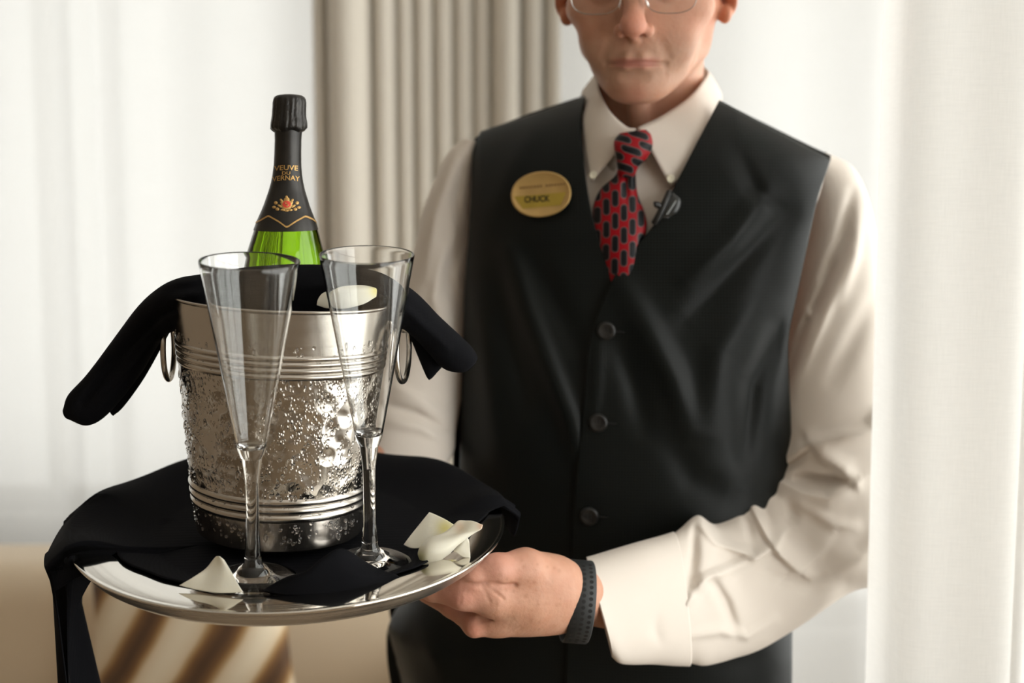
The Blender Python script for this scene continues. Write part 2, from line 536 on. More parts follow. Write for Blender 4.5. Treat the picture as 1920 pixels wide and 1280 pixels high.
# striped cushion leaning on the backrest
m, nd, lk, b = new_mat('brown_striped_fur')
M_stripe = m
tc = nd.new('ShaderNodeTexCoord')
mp = nd.new('ShaderNodeMapping'); mp.inputs['Rotation'].default_value = (0, -0.55, 0)
wv = nd.new('ShaderNodeTexWave'); wv.bands_direction = 'X'; wv.inputs['Scale'].default_value = 2.5; wv.inputs['Distortion'].default_value = 1.8
wv.inputs['Detail'].default_value = 2.5; wv.inputs['Detail Scale'].default_value = 1.3; wv.inputs['Phase Offset'].default_value = 2.2
rp = nd.new('ShaderNodeValToRGB')
for i, (p_, c_) in enumerate([(0.0, (0.07, 0.03, 0.008)), (0.22, (0.16, 0.075, 0.02)), (0.45, (0.36, 0.22, 0.09)), (0.62, (0.58, 0.47, 0.33)), (1.0, (0.66, 0.57, 0.43))]):
    e = rp.color_ramp.elements[i] if i < 2 else rp.color_ramp.elements.new(p_)
    e.position = p_; e.color = (*c_, 1)
lk.new(tc.outputs['Object'], mp.inputs['Vector']); lk.new(mp.outputs[0], wv.inputs['Vector'])
lk.new(wv.outputs['Fac'], rp.inputs['Fac']); lk.new(rp.outputs['Color'], b.inputs['Base Color'])
b.inputs['Roughness'].default_value = 0.9
b.inputs['Sheen Weight'].default_value = 0.3
u = np.linspace(-1, 1, 41)
gu, gv = np.meshgrid(u, u, indexing='ij')
puff = np.clip((1 - np.abs(gu) ** 2.6) * (1 - np.abs(gv) ** 2.6), 0, 1) ** 0.45
pin = 1 - 0.10 * (np.abs(gu) * np.abs(gv)) ** 0.3 * 0 - 0.05 * (1 - gv ** 2) * np.abs(gu) ** 3
def cushion_pts(sgn):
    x = gu * 0.19 * (1 - 0.06 * (1 - gv ** 2)); z = gv * 0.19 * (1 - 0.06 * (1 - gu ** 2))
    y = sgn * 0.065 * puff
    ca, sa = math.cos(0.10), math.sin(0.10)       # slight turn in its plane
    x, z = x * ca - z * sa, x * sa + z * ca
    cb, sb = math.cos(0.26), math.sin(0.26)       # leans back
    y, z = y * cb + z * sb, z * cb - y * sb
    return np.stack([x - 0.600, y + 2.225, z + 0.662], -1)
Vc = np.concatenate([cushion_pts(-1).reshape(-1, 3), cushion_pts(1).reshape(-1, 3)])
Fc = gridF(41, 41) + [f[::-1] for f in gridF(41, 41, off=41 * 41)]
mk('throw_cushion', Vc, Fc, M_stripe, label='brown and cream striped throw cushion leaning on the sofa', cat='cushion')
# ================================================================ tray and what stands on it
TR = 0.19
RX, RY = 0.120, 0.012
_Rx = np.array([[1, 0, 0], [0, math.cos(RX), -math.sin(RX)], [0, math.sin(RX), math.cos(RX)]])
_Ry = np.array([[math.cos(RY), 0, math.sin(RY)], [0, 1, 0], [-math.sin(RY), 0, math.cos(RY)]])
TM = _Ry @ _Rx
TN = TM[:, 2]
T_RIM = np.array([-0.1976, 1.0822, 1.1440])
RIMH = 0.0105
TC = T_RIM - TN * RIMH                                  # centre of the tray floor

def tl(x, y, z):
    """tray-local to world"""
    x, y, z = np.broadcast_arrays(np.asarray(x, float), np.asarray(y, float), np.asarray(z, float))
    return np.stack([x, y, z], -1) @ TM.T + TC

def to_tray(p):
    return (np.asarray(p, float) - TC) @ TM

def on_tray(px, py, h=0.0):
    """tray-local (x, y) of the point where a pixel's sight line meets the floor raised by h"""
    d = FW + (px - 960) / FPX * RT - (py - 640) / FPX * UP
    c = TC + TN * h
    t = ((c - CAM) @ TN) / (d @ TN)
    return to_tray(CAM + d * t)[:2]

# polished steel
def steel(name, colr, rough, brush=0.0, bscale=(4, 4, 400), aniso=0.0):
    m, nd, lk, b = new_mat(name)
    b.inputs['Base Color'].default_value = (*colr, 1); b.inputs['Metallic'].default_value = 1
    b.inputs['Roughness'].default_value = rough
    tc = nd.new('ShaderNodeTexCoord')
    mp = nd.new('ShaderNodeMapping'); mp.inputs['Scale'].default_value = bscale
    n = nd.new('ShaderNodeTexNoise'); n.inputs['Scale'].default_value = 1; n.inputs['Detail'].default_value = 3
    lk.new(tc.outputs['Object'], mp.inputs['Vector']); lk.new(mp.outputs[0], n.inputs['Vector'])
    mr = nd.new('ShaderNodeMapRange'); mr.inputs['To Min'].default_value = max(0.01, rough - 0.04); mr.inputs['To Max'].default_value = rough + 0.06
    lk.new(n.outputs['Fac'], mr.inputs['Value']); lk.new(mr.outputs[0], b.inputs['Roughness'])
    if brush:
        bp = nd.new('ShaderNodeBump'); bp.inputs['Strength'].default_value = brush; bp.inputs['Distance'].default_value = 0.0004
        lk.new(n.outputs['Fac'], bp.inputs['Height']); lk.new(bp.outputs['Normal'], b.inputs['Normal'])
    return m
M_tray = steel('polished_tray_steel', (0.72, 0.69, 0.64), 0.07, bscale=(9, 9, 9))
M_trayside = steel('satin_tray_steel', (0.72, 0.69, 0.65), 0.28, 0.15, (3, 3, 500))

def brim(r):
    """height of the tray's top face"""
    t = np.clip((r - 0.120) / (TR - 0.120), 0, 1)
    return RIMH * np.sin(np.pi * 0.56 * t) ** 1.15 / np.sin(np.pi * 0.56) ** 1.15
tray = thing('serving_tray', TC, 'round polished steel serving tray held in front of the man', 'tray')
prof = [(0.0, 0.0), (0.06, 0.0), (0.115, 0.0)] + [(r, float(brim(r))) for r in np.linspace(0.121, TR - 0.002, 30)]
prof += [(TR - 0.0005, RIMH + 0.0006), (TR + 0.0008, RIMH + 0.0002), (TR + 0.0010, RIMH - 0.0012), (TR, RIMH - 0.0024)]
lathe('plate', prof, TC, TN, M_tray, tray, 160)
prof = [(TR, RIMH - 0.0024), (TR - 0.003, RIMH - 0.0034), (TR - 0.0055, RIMH - 0.0065), (0.181, RIMH - 0.013), (0.174, RIMH - 0.0185), (0.166, RIMH - 0.0215), (0.155, RIMH - 0.0225), (0.06, RIMH - 0.0225), (0.0, RIMH - 0.0225)]
lathe('underside', prof, TC, TN, M_trayside, tray, 160)

# ---------------------------------------------------------------- black napkin under the bucket
M_nap = weave('black_napkin_cotton', (0.0030, 0.0031, 0.0042), (0.0065, 0.0068, 0.0088), 420, rough=0.9, sheen=0.0, strength=0.35, spec=0.10)
NP, NS = 420, 110
phi = np.linspace(0, 2 * np.pi, NP, endpoint=False)
deg = np.degrees(phi)
# angle of the spot where the cloth leaves the rim on the left, and on the right
def rim_angle(px, py):
    x, y = on_tray(px, py, RIMH); return math.degrees(math.atan2(y, x)) % 360
PH_L = rim_angle(136, 1047)
PH_R = rim_angle(948, 955)
over = smooth01(deg, PH_R - 3.0, PH_R + 3.0) * (1 - smooth01(deg, PH_L - 1.6, PH_L + 1.2))   # 1 where it goes over the rim
hang = np.interp(deg, [0, 12, 40, 90, 130, 160, 170, 178, 215], [0.018, 0.024, 0.03, 0.03, 0.03, 0.035, 0.06, 0.235, 0.24])
_e = np.array([on_tray(x_, y_, 0.005) for x_, y_ in [(215, 1046), (230, 1058), (252, 1073), (292, 1086), (325, 1093), (400, 1107), (480, 1112), (560, 1112), (660, 1104), (745, 1085), (800, 1062), (850, 1035), (900, 990), (925, 955)]])
_ea = np.degrees(np.arctan2(_e[:, 1], _e[:, 0])) % 360; _ea = np.where(_ea < 90, _ea + 360, _ea)
_er = np.hypot(_e[:, 0], _e[:, 1]); _so = np.argsort(_ea)
edge_in = np.interp(np.where(deg < 90, deg + 360, deg), _ea[_so], _er[_so]) + 0.0015 * np.sin(phi * 17)
print('napkin edge', np.round(_ea, 0), np.round(_er, 3), PH_L, PH_R)
# arc length table of the cloth's path over the tray
rs = np.concatenate([np.linspace(0, 0.119, 60), np.linspace(0.120, TR + 0.001, 60)])
zs = brim(rs)
th_ = np.linspace(0, np.pi / 2, 14)[1:]
rs2 = TR + 0.001 + 0.006 * np.sin(th_); zs2 = RIMH - 0.006 + 0.006 * np.cos(th_)
path = np.concatenate([np.stack([rs, zs], 1), np.stack([rs2, zs2], 1), np.array([[TR + 0.0075, RIMH - 0.4]])])
arc = np.concatenate([[0], np.cumsum(np.hypot(*np.diff(path, axis=0).T))])
s_lip = arc[-2]
S = edge_in * (1 - over) + (s_lip + hang) * over
u = np.linspace(0, 1, NS)
ss = S[:, None] * u[None, :]
r_ = np.interp(ss, arc, path[:, 0]); z_ = np.interp(ss, arc, path[:, 1])
hung = np.clip((ss - s_lip) / 0.12, 0, 2)
wr = vnoise(np.stack([r_ * np.cos(phi)[:, None], r_ * np.sin(phi)[:, None]], -1), 26, 4)
lift = 0.0022 + 0.0012 * (wr * 0.5 + 0.5) * np.clip(r_ / 0.05, 0, 1)
# puffed folds of cloth along the rear rim and the right end
lift += 0.006 * over[:, None] * np.exp(-((ss - s_lip + 0.02) / 0.03) ** 2) * (1 + 0.5 * np.sin(phi * 9)[:, None])
fold = 0.007 * np.sin(phi * 17 + 0.6)[:, None] * hung + 0.002 * np.sin(phi * 41)[:, None] * hung
# the hanging corner swings in toward its lower tip
swing = np.clip(hung, 0, 2) * np.exp(-((deg - 185) / 26.0) ** 2)[:, None]
nr = r_ + (0.006 + fold) * (hung > 0) + lift * (hung > 0) - 0.012 * swing
ang = phi[:, None] + np.zeros_like(nr) + 0.055 * swing * np.sign(178 - deg)[:, None]
lx, ly, lz = nr * np.cos(ang), nr * np.sin(ang), z_ + lift * (hung <= 0)
V = tl(lx, ly, lz)
# cloth below the lip falls straight down, not along the tilted tray axis
drop = np.clip(ss - s_lip, 0, None)
V[..., 1] -= drop * TN[1] * -1.0
o_nap = thing('serving_napkin', tl(0, 0, 0.004), 'black cotton napkin spread over the tray under the bucket', 'napkin')
mk('cloth', V.reshape(-1, 3), gridF(NP, NS, True, False), M_nap, o_nap, solid=0.0016, offset=1.0)

# folded corner of the napkin thrown up between the two glasses
def px_grid(rows, nu, nv, yfun):
    """surface through rows of (px, py, y) control points"""
    R = np.array([catmull(r, nv) for r in rows])
    G = np.array([catmull(R[:, j], nu) for j in range(nv)]).transpose(1, 0, 2)
    return P(G[..., 0], G[..., 1], G[..., 2])
def yt(px, py, h):
    """world depth of the point h above the tray floor seen at a pixel"""
    x, y = on_tray(px, py, h); return float(tl(x, y, h)[1])
bp_ = [(492, 1109), (545, 1115), (600, 1114), (660, 1106), (748, 1085)]
up_ = [[(515, 1097), (556, 1090), (606, 1088), (672, 1084), (742, 1081)],
       [(540, 1085), (572, 1076), (604, 1062), (660, 1062), (724, 1076)],
       [(560, 1080), (584, 1072), (606, 1050), (642, 1033), (694, 1064)],
       [(570, 1082), (590, 1076), (612, 1060), (648, 1050), (690, 1072)]]
b0_ = [yt(x_, y_, 0.007) for x_, y_ in bp_]
rows = [[(x_, y_, d_) for (x_, y_), d_ in zip(bp_, b0_)]]
for k_, r_ in enumerate(up_):
    rows.append([(x_, y_, d_ + (0.003, 0.007, 0.011, 0.020)[k_]) for (x_, y_), d_ in zip(r_, b0_)])
G = px_grid(rows, 40, 60, None)
mk('folded_corner', G.reshape(-1, 3), gridF(40, 60), M_nap, o_nap, solid=0.002, offset=-1)

# ---------------------------------------------------------------- axis helper for standing things
def stand(base, top_px, tilt):
    """unit axis and length so that the top lands on a photograph pixel, leaning `tilt` toward the viewer"""
    lo, hi = 0.05, 0.6
    for _ in range(60):
        L = (lo + hi) / 2
        q = proj(base + L * np.array([0, -math.sin(tilt), math.cos(tilt)]))
        if q[1] > top_px[1]: lo = L
        else: hi = L
    tip = base + L * np.array([0, -math.sin(tilt), math.cos(tilt)])
    d = (tip - CAM) @ FW
    tip[0] = (top_px[0] - 960) / FPX * d
    ax = tip - base
    return ax / np.linalg.norm(ax), float(np.linalg.norm(ax))

# ---------------------------------------------------------------- ice bucket
bb = tl(*on_tray(525, 992, 0.007), 0.0075)
BAX, BH = stand(bb, (537, 560), math.radians(2.5))
m, nd, lk, b = new_mat('hammered_wet_steel')
M_bucket = m
b.inputs['Base Color'].default_value = (0.50, 0.465, 0.42, 1); b.inputs['Metallic'].default_value = 1; b.inputs['Roughness'].default_value = 0.17
tc = nd.new('ShaderNodeTexCoord')
def vor(scale, vec, feat='SMOOTH_F1', sm=0.6):
    n = nd.new('ShaderNodeTexVoronoi'); n.feature = feat; n.inputs['Scale'].default_value = scale
    if feat == 'SMOOTH_F1': n.inputs['Smoothness'].default_value = sm
    lk.new(vec, n.inputs['Vector']); return n
ham = vor(62, tc.outputs['Object'])
hr = nd.new('ShaderNodeMapRange'); hr.inputs['From Min'].default_value = 0.05; hr.inputs['From Max'].default_value = 0.6
lk.new(ham.outputs['Distance'], hr.inputs['Value'])
bp1 = nd.new('ShaderNodeBump'); bp1.inputs['Strength'].default_value = 0.55; bp1.inputs['Distance'].default_value = 0.0022
lk.new(hr.outputs[0], bp1.inputs['Height'])
mp = nd.new('ShaderNodeMapping'); mp.inputs['Scale'].default_value = (1, 1, 0.55)
lk.new(tc.outputs['Object'], mp.inputs['Vector'])
drp = vor(430, mp.outputs[0], 'F1')
dr = nd.new('ShaderNodeMapRange'); dr.inputs['From Min'].default_value = 0.0; dr.inputs['From Max'].default_value = 0.42
dr.inputs['To Min'].default_value = 1; dr.inputs['To Max'].default_value = 0
lk.new(drp.outputs['Distance'], dr.inputs['Value'])
nz = nd.new('ShaderNodeTexNoise'); nz.inputs['Scale'].default_value = 55; nz.inputs['Detail'].default_value = 3
mpn = nd.new('ShaderNodeMapping'); mpn.inputs['Scale'].default_value = (1, 1, 0.3)
lk.new(tc.outputs['Object'], mpn.inputs['Vector']); lk.new(mpn.outputs[0], nz.inputs['Vector'])
nm_ = nd.new('ShaderNodeMapRange'); nm_.inputs['From Min'].default_value = 0.42; nm_.inputs['From Max'].default_value = 0.6
lk.new(nz.outputs['Fac'], nm_.inputs['Value'])
dm = nd.new('ShaderNodeMath'); dm.operation = 'MULTIPLY'
lk.new(dr.outputs[0], dm.inputs[0]); lk.new(nm_.outputs[0], dm.inputs[1])
bp2 = nd.new('ShaderNodeBump'); bp2.inputs['Strength'].default_value = 0.7; bp2.inputs['Distance'].default_value = 0.0012
lk.new(dm.outputs[0], bp2.inputs['Height']); lk.new(bp1.outputs['Normal'], bp2.inputs['Normal']); lk.new(bp2.outputs['Normal'], b.inputs['Normal'])
M_bsmooth = steel('satin_bucket_steel', (0.50, 0.465, 0.42), 0.22, 0.10, (3, 3, 300))
M_bwet = steel('wet_bucket_steel', (0.46, 0.42, 0.38), 0.24, 0.8, (160, 160, 28))

RB, RTp = 0.0715, 0.0958
bucket = thing('ice_bucket', bb, 'hammered steel champagne bucket beaded with condensation on the tray', 'bucket')
rad = lambda t: RB + (RTp - RB) * (t ** 0.86)
def fr(py):      # fraction of the height for a photograph row on the bucket's front
    return float(np.clip((1036 - py) / (1036 - 583), 0, 1))
def zone(name, py0, py1, mat, n=24, extra=None):
    pr = []
    for t in np.linspace(fr(py0), fr(py1), n):
        r = rad(t) + (extra(t) if extra else 0.0)
        pr.append((r, t * BH))
    return lathe(name, pr, bb, BAX, mat, bucket, 160)
def beads(t0, t1, k, h=0.0019):
    return lambda t: h * abs(math.sin(math.pi * k * np.clip((t - t0) / (t1 - t0), 0, 1)))
lathe('base', [(0, 0), (RB - 0.006, 0), (RB - 0.002, 0.0006), (RB - 0.0002, 0.0025), (rad(fr(1030)), fr(1030) * BH)], bb, BAX, M_bsmooth, bucket, 160)
zone('foot_band', 1030, 975, M_bwet)
zone('lower_ribs', 975, 928, M_bsmooth, 60, beads(fr(975), fr(928), 3))
zone('hammered_wall', 928, 705, M_bucket, 50)
zone('upper_ribs', 705, 660, M_bsmooth, 70, beads(fr(705), fr(660), 4, 0.0015))
zone('collar', 660, 585, M_bsmooth)
lathe('rim', [(rad(0.995), 0.995 * BH), (rad(1) + 0.001, BH), (rad(1) + 0.0022, BH + 0.0010), (rad(1) + 0.0012, BH + 0.0022), (rad(1) - 0.0008, BH + 0.0016), (rad(1) - 0.0012, BH), (rad(0.8) - 0.0012, 0.8 * BH), (rad(0.3) - 0.001, 0.3 * BH), (rad(0.05) - 0.002, 0.02 * BH), (0, 0.02 * BH)], bb, BAX, M_bsmooth, bucket, 160)
# ring handles on their lugs
BE1 = np.cross([0, 1, 0], BAX); BE1 /= np.linalg.norm(BE1); BE2 = np.cross(BAX, BE1)
for sgn in (-1, 1):
    h0 = fr(632 if sgn < 0 else 612) * BH
    rr = rad(h0 / BH)
    root = bb + BAX * h0 + sgn * BE1 * rr
    # stirrup plate with an eye
    a = np.linspace(-0.5 * np.pi, 0.5 * np.pi, 14)
    pl = [root + BE2 * y + BAX * z + sgn * BE1 * (0.0005 - (y * y) / (2 * rr)) for y, z in [(0.013 * math.cos(t), 0.013 * math.sin(t)) for t in np.linspace(0, 2 * np.pi, 24, endpoint=False)]]
    pl2 = [p_ + sgn * BE1 * 0.0025 for p_ in pl]
    Vp = np.array(pl + pl2); Fp = [tuple(range(24))[::-1], tuple(range(24, 48))] + [(i, (i + 1) % 24, 24 + (i + 1) % 24, 24 + i) for i in range(24)]
    eye = np.array([root + sgn * BE1 * (0.002 + 0.0075 * (1 + math.cos(t)) * 0.9) + BAX * (0.0085 * math.sin(t)) for t in np.linspace(0, 2 * np.pi, 28, endpoint=False)])
    Ve, Fe = tube(eye, 0.0026, 10, closed=True)
    lug = mk('handle_lug', *join((Vp, Fp), (Ve, Fe)), M_bsmooth, bucket)
    cen = root + sgn * BE1 * (0.009 if sgn < 0 else 0.007) - np.array([0, 0, 0.0270])
    ring = np.array([cen + BE2 * (0.0225 * math.sin(t)) + np.array([0, 0, 1.0]) * 0.0265 * math.cos(t) + BE1 * (-0.0015 if sgn < 0 else 0.0035) * math.sin(t) for t in np.linspace(0, 2 * np.pi, 60, endpoint=False)])
    mk('ring_handle', *tube(ring, 0.0025, 12, closed=True), M_bsmooth, bucket)
# beads and runs of water on the wall
def drops_mesh(n, seed, t0, t1, rmin, rmax):
    r = np.random.default_rng(seed)
    bm = bmesh.new(); bmesh.ops.create_icosphere(bm, subdivisions=2, radius=1.0)
    bv = np.array([v.co[:] for v in bm.verts]); bf = [[v.index for v in f.verts] for f in bm.faces]; bm.free()
    Vs, Fs, o = [], [], 0
    for _ in range(n):
        t = r.uniform(t0, t1); a = r.uniform(-2.9, 0.0) if r.random() < 0.85 else r.uniform(0, 2 * np.pi)
        c = np.array([math.cos(a * 1.0), math.sin(a * 1.0)])
        dens = 0.5 + 0.5 * math.sin(a * 9 + 2.0 * math.sin(t * 7)) 
        if r.random() > 0.25 + 0.75 * dens: continue
        nrm = c[0] * BE1 + c[1] * BE2
        tan = -c[1] * BE1 + c[0] * BE2
        s = rmin + (rmax - rmin) * r.random() ** 2.5
        el = 1.0 + (1.8 * r.random() ** 4)
        p0 = bb + BAX * (t * BH) + nrm * (rad(t) + 0.0001)
        q = p0 + (bv[:, :1] * s) * tan + (bv[:, 1:2] * s * el) * BAX + (bv[:, 2:] * s * 0.55) * nrm
        Vs.append(q); Fs += [tuple(k + o for k in f) for f in bf]; o += len(bv)
    return np.vstack(Vs), Fs
m, nd, lk, b = new_mat('clear_water')
M_water = m
b.inputs['Base Color'].default_value = (1, 1, 1, 1); b.inputs['Roughness'].default_value = 0.0; b.inputs['IOR'].default_value = 1.33
b.inputs['Transmission Weight'].default_value = 1.0
_t = nd.new('ShaderNodeTexNoise'); _t.inputs['Scale'].default_value = 300
_r = nd.new('ShaderNodeMapRange'); _r.inputs['To Max'].default_value = 0.02
lk.new(_t.outputs['Fac'], _r.inputs['Value']); lk.new(_r.outputs[0], b.inputs['Roughness'])
V, F = drops_mesh(2600, 5, fr(1015), fr(640), 0.00045, 0.0021)
mk('condensation', V, F, M_water, bucket, kind='stuff', label='clear water beads')

# ---------------------------------------------------------------- champagne bottle
BY = 1.105
bot_rows = np.array([  # photograph row, half width in pixels of the glass
    (176, 0), (177.5, 20), (181, 27), (188, 28.5), (200, 28), (243, 24.5), (262, 23.5), (290, 23.8), (310, 24.5), (329, 26.5), (343, 29), (357, 32.5), (371, 37),
    (385, 41.5), (399, 47), (413, 53), (427, 57.8), (441, 62), (455, 66), (469, 70), (490, 74.5), (515, 78.5), (545, 81), (600, 82), (900, 82)], float)
def bot_axis(py):
    return np.interp(py, [178, 469, 900], [542, 535.5, 528])
def bot_pt(dx, py, off=0.0):
    """point on the bottle's wall seen dx pixels from its axis on row py"""
    dx, py = np.broadcast_arrays(np.asarray(dx, float), np.asarray(py, float))
    c = P(bot_axis(py), py, BY)
    k = (BY / FPX) * 1.0
    r = np.interp(py, bot_rows[:, 0], bot_rows[:, 1]) * k + off
    sn = np.clip(dx * k / np.maximum(r - off, 1e-6), -0.999, 0.999)
    cs_ = np.sqrt(1 - sn ** 2); L_ = np.hypot(c[..., 0], c[..., 1]); fx, fy = -c[..., 0] / L_, -c[..., 1] / L_      # toward the viewer
    return c + np.stack([r * (cs_ * fx - sn * fy), r * (cs_ * fy + sn * fx), 0 * r], -1)
def bot_ring(py, off=0.0, n=96, shrink=1.0):
    c = P(bot_axis(py), py, BY)
    r = np.interp(py, bot_rows[:, 0], bot_rows[:, 1]) * BY / FPX * shrink + off
    a = np.linspace(0, 2 * np.pi, n, endpoint=False)
    return c + np.stack([r * np.cos(a), r * np.sin(a), 0 * a], 1)
bottle_base = P(bot_axis(830), 830, BY)
bottle = thing('champagne_bottle', bottle_base, 'green champagne bottle with black foil neck standing in the bucket', 'bottle')
m, nd, lk, b = new_mat('green_bottle_glass')
M_green = m
b.inputs['Base Color'].default_value = (0.30, 0.62, 0.012, 1); b.inputs['Roughness'].default_value = 0.03; b.inputs['IOR'].default_value = 1.36
b.inputs['Transmission Weight'].default_value = 1.0
tc = nd.new('ShaderNodeTexCoord'); mp = nd.new('ShaderNodeMapping'); mp.inputs['Scale'].default_value = (220, 220, 4)
n = nd.new('ShaderNodeTexNoise'); n.inputs['Scale'].default_value = 1; n.inputs['Detail'].default_value = 2
bp = nd.new('ShaderNodeBump'); bp.inputs['Strength'].default_value = 0.2; bp.inputs['Distance'].default_value = 0.0006
lk.new(tc.outputs['Object'], mp.inputs['Vector']); lk.new(mp.outputs[0], n.inputs['Vector']); lk.new(n.outputs['Fac'], bp.inputs['Height']); lk.new(bp.outputs['Normal'], b.inputs['Normal'])
rows_o = list(np.linspace(262, 545, 70)) + [600, 700, 800, 822]
Vb = [bot_ring(r) for r in rows_o] + [bot_ring(829, shrink=0.93), bot_ring(830, shrink=0.5), bot_ring(826, shrink=0.02)]
Vall = [bot_ring(262, shrink=0.02)] + Vb
mk('glass', np.vstack(Vall), gridF(len(Vall), 96, False, True), M_green, bottle, vol=True)
M_foil = pbr('black_foil', (0.018, 0.016, 0.014), 0.36, metal=0.35, bump=(60, 0.3, 0.0015), var=0.3, varscale=80)
M_foilcap = pbr('crinkled_black_foil', (0.022, 0.020, 0.018), 0.3, metal=0.45, bump=(330, 0.5, 0.001), var=0.3, varscale=150)
M_gold = pbr('gold_print', (0.50, 0.30, 0.10), 0.4, metal=0.5, var=0.15, varscale=400)
M_red = pbr('red_print', (0.62, 0.05, 0.03), 0.5, var=0.1, varscale=400)
# foil sleeve from under the cap to the shoulder
rr_ = np.concatenate([np.linspace(238, 425, 60)])
a96 = np.linspace(0, 2 * np.pi, 96, endpoint=False)
edge = 430 + 3.5 * np.sin(a96)*-1
Vs = []
for t in np.linspace(0, 1, 60):
    pyv = 238 + (edge - 238) * t
    c = P(bot_axis(pyv), pyv, BY)
    r = np.interp(pyv, bot_rows[:, 0], bot_rows[:, 1]) * BY / FPX + 0.00045
    Vs.append(c + np.stack([r * np.cos(a96), r * np.sin(a96), 0 * a96], 1))
sleeve = mk('foil_sleeve', np.vstack(Vs), gridF(60, 96, False, True), M_foil, bottle)
# crimped capsule over the cork and wire cage, with vertical pleats
Vs = []
cap_rows = [(177.2, 1.0), (177.6, 14), (179, 22.5), (182, 27.5), (186, 29.2), (193, 30), (205, 30.2), (216, 30.5), (224, 31.5), (230, 32.6), (236, 33.2), (241, 33.0), (244, 30.5), (247, 26)]
for py_, hw in cap_rows:
    c = P(543.0 - (py_ - 178) * 0.03, py_, BY)
    pl = 0.6 * np.sin(a96 * 19 + 0.5 * math.sin(py_)) + 0.5 * np.sin(a96 * 7 + 1) + 0.35 * np.sin(a96 * 31 + py_ * 0.1)
    r = (hw + pl * smooth01(py_, 181, 190)) * BY / FPX
    low = (1.6 * np.sin(a96 * 5 + 1)) * smooth01(py_, 232, 244) * BY / FPX
    Vs.append(c + np.stack([r * np.cos(a96), r * np.sin(a96), low], 1))
mk('capsule', np.vstack(Vs), gridF(len(cap_rows), 96, False, True), M_foilcap, bottle)

def text_mesh(body, size=1.0, align='CENTER', bold=0.0, spacing=1.0):
    """flat triangles of a line of lettering, centred on the origin; returns 2-D verts and faces"""
    cu = bpy.data.curves.new('lettering', 'FONT')
    cu.body = body; cu.size = size; cu.align_x = align; cu.align_y = 'CENTER'; cu.offset = bold; cu.space_character = spacing
    cu.resolution_u = 3
    ob = bpy.data.objects.new('lettering', cu); col.objects.link(ob)
    dg = bpy.context.evaluated_depsgraph_get(); ev = ob.evaluated_get(dg)
    me = ev.to_mesh()
    V = np.array([v.co[:2] for v in me.vertices]); F = [tuple(p.vertices) for p in me.polygons]
    ev.to_mesh_clear(); bpy.data.objects.remove(ob); bpy.data.curves.remove(cu)
    return V, F
for body, py_, size, wid, arch in (('VEUVE', 315.5, 13, 40, 3.0), ('DU', 325.5, 8, 14, 0.5), ('VERNAY', 334.5, 13, 47, 4.0)):
    V2, F2 = text_mesh(body, size, bold=0.12)
    V2[:, 0] *= wid / np.ptp(V2[:, 0])
    x = V2[:, 0] - 2.0
    mk('lettering', bot_pt(x, py_ - V2[:, 1] + arch * (x / 24.0) ** 2 * 0.6, 0.0009), F2, M_gold, bottle, smooth=False)
# crest: gold scrollwork with a red roundel
def disc2(cx, cy, rx, ry, n=20, rot=0.0):
    a = np.linspace(0, 2 * np.pi, n, endpoint=False)
    x, y = rx * np.cos(a), ry * np.sin(a)
    return np.stack([cx + x * math.cos(rot) - y * math.sin(rot), cy + x * math.sin(rot) + y * math.cos(rot)], 1)
def dome_on_bottle(cx, cy, rx, ry, off0, off1, rot=0.0):
    e = disc2(cx, cy, rx, ry, rot=rot); i_ = disc2(cx, cy, rx * 0.55, ry * 0.55, rot=rot)
    ax_ = bot_axis(380)
    V = np.vstack([bot_pt(e[:, 0] - ax_, e[:, 1], off0), bot_pt(i_[:, 0] - ax_, i_[:, 1], off1), bot_pt(cx - ax_, cy, off1)[None]])
    F = [(i, (i + 1) % 20, 20 + (i + 1) % 20, 20 + i) for i in range(20)] + [(20 + i, 20 + (i + 1) % 20, 40) for i in range(20)]
    return V, F
bits = [(537.5, 384, 10, 9, 0), (537.5, 375, 5, 5, 0), (537, 370, 2.4, 3, 0), (528, 376, 2.2, 3.5, -0.6), (547, 376, 2.2, 3.5, 0.6), (530, 381, 4, 2.5, 0.5), (545, 381, 4, 2.5, -0.5),
        (518.5, 380.5, 3.2, 3.0, 0.3), (556, 380.5, 3.2, 3.0, -0.3), (515.5, 388.5, 3.4, 2.6, 0), (559.5, 388.8, 3.4, 2.6, 0), (521.5, 392, 3.3, 3.0, 0), (553.0, 392, 3.3, 3.0, 0),
        (525.5, 386.5, 4.5, 2.0, 0.6), (549.5, 386.5, 4.5, 2.0, -0.6), (531, 393.5, 4, 2.2, 0), (544, 393.5, 4, 2.2, 0), (537.5, 395, 4, 1.8, 0)]
crest = mk('crest', *join(*[dome_on_bottle(cx, cy, rx, ry, 0.0006, 0.0011, ro) for cx, cy, rx, ry, ro in bits]), M_gold, bottle)
mk('roundel', *dome_on_bottle(537.5, 383, 7.2, 6.4, 0.0011, 0.0014), M_red, crest)
t_ = np.linspace(-2.4, 2.4, 20)
sc_ = np.stack([537.5 - bot_axis(380) + 2.6 * np.sin(t_ * 1.35), 383 + t_ * 1.5], 1)
mk('monogram', *tube(bot_pt(sc_[:, 0], sc_[:, 1], 0.0016), 0.00035, 6), M_gold, crest)
zz = np.array([(482, 417), (490, 413.5), (504, 405), (507, 405), (524, 415), (536.5, 424.5), (540, 424), (555, 413.5), (569, 405.5), (573, 405.8), (584, 411), (592, 417)], float)
zz = np.array([np.interp(np.linspace(0, len(zz) - 1, 80), np.arange(len(zz)), zz[:, k]) for k in (0, 1)]).T
up_, dn_ = bot_pt(zz[:, 0] - bot_axis(413), zz[:, 1] - 1.6, 0.0009), bot_pt(zz[:, 0] - bot_axis(413), zz[:, 1] + 1.6, 0.0009)
mk('gold_band', np.vstack([up_, dn_]), [(i, 80 + i, 81 + i, i + 1) for i in range(79)], M_gold, bottle)

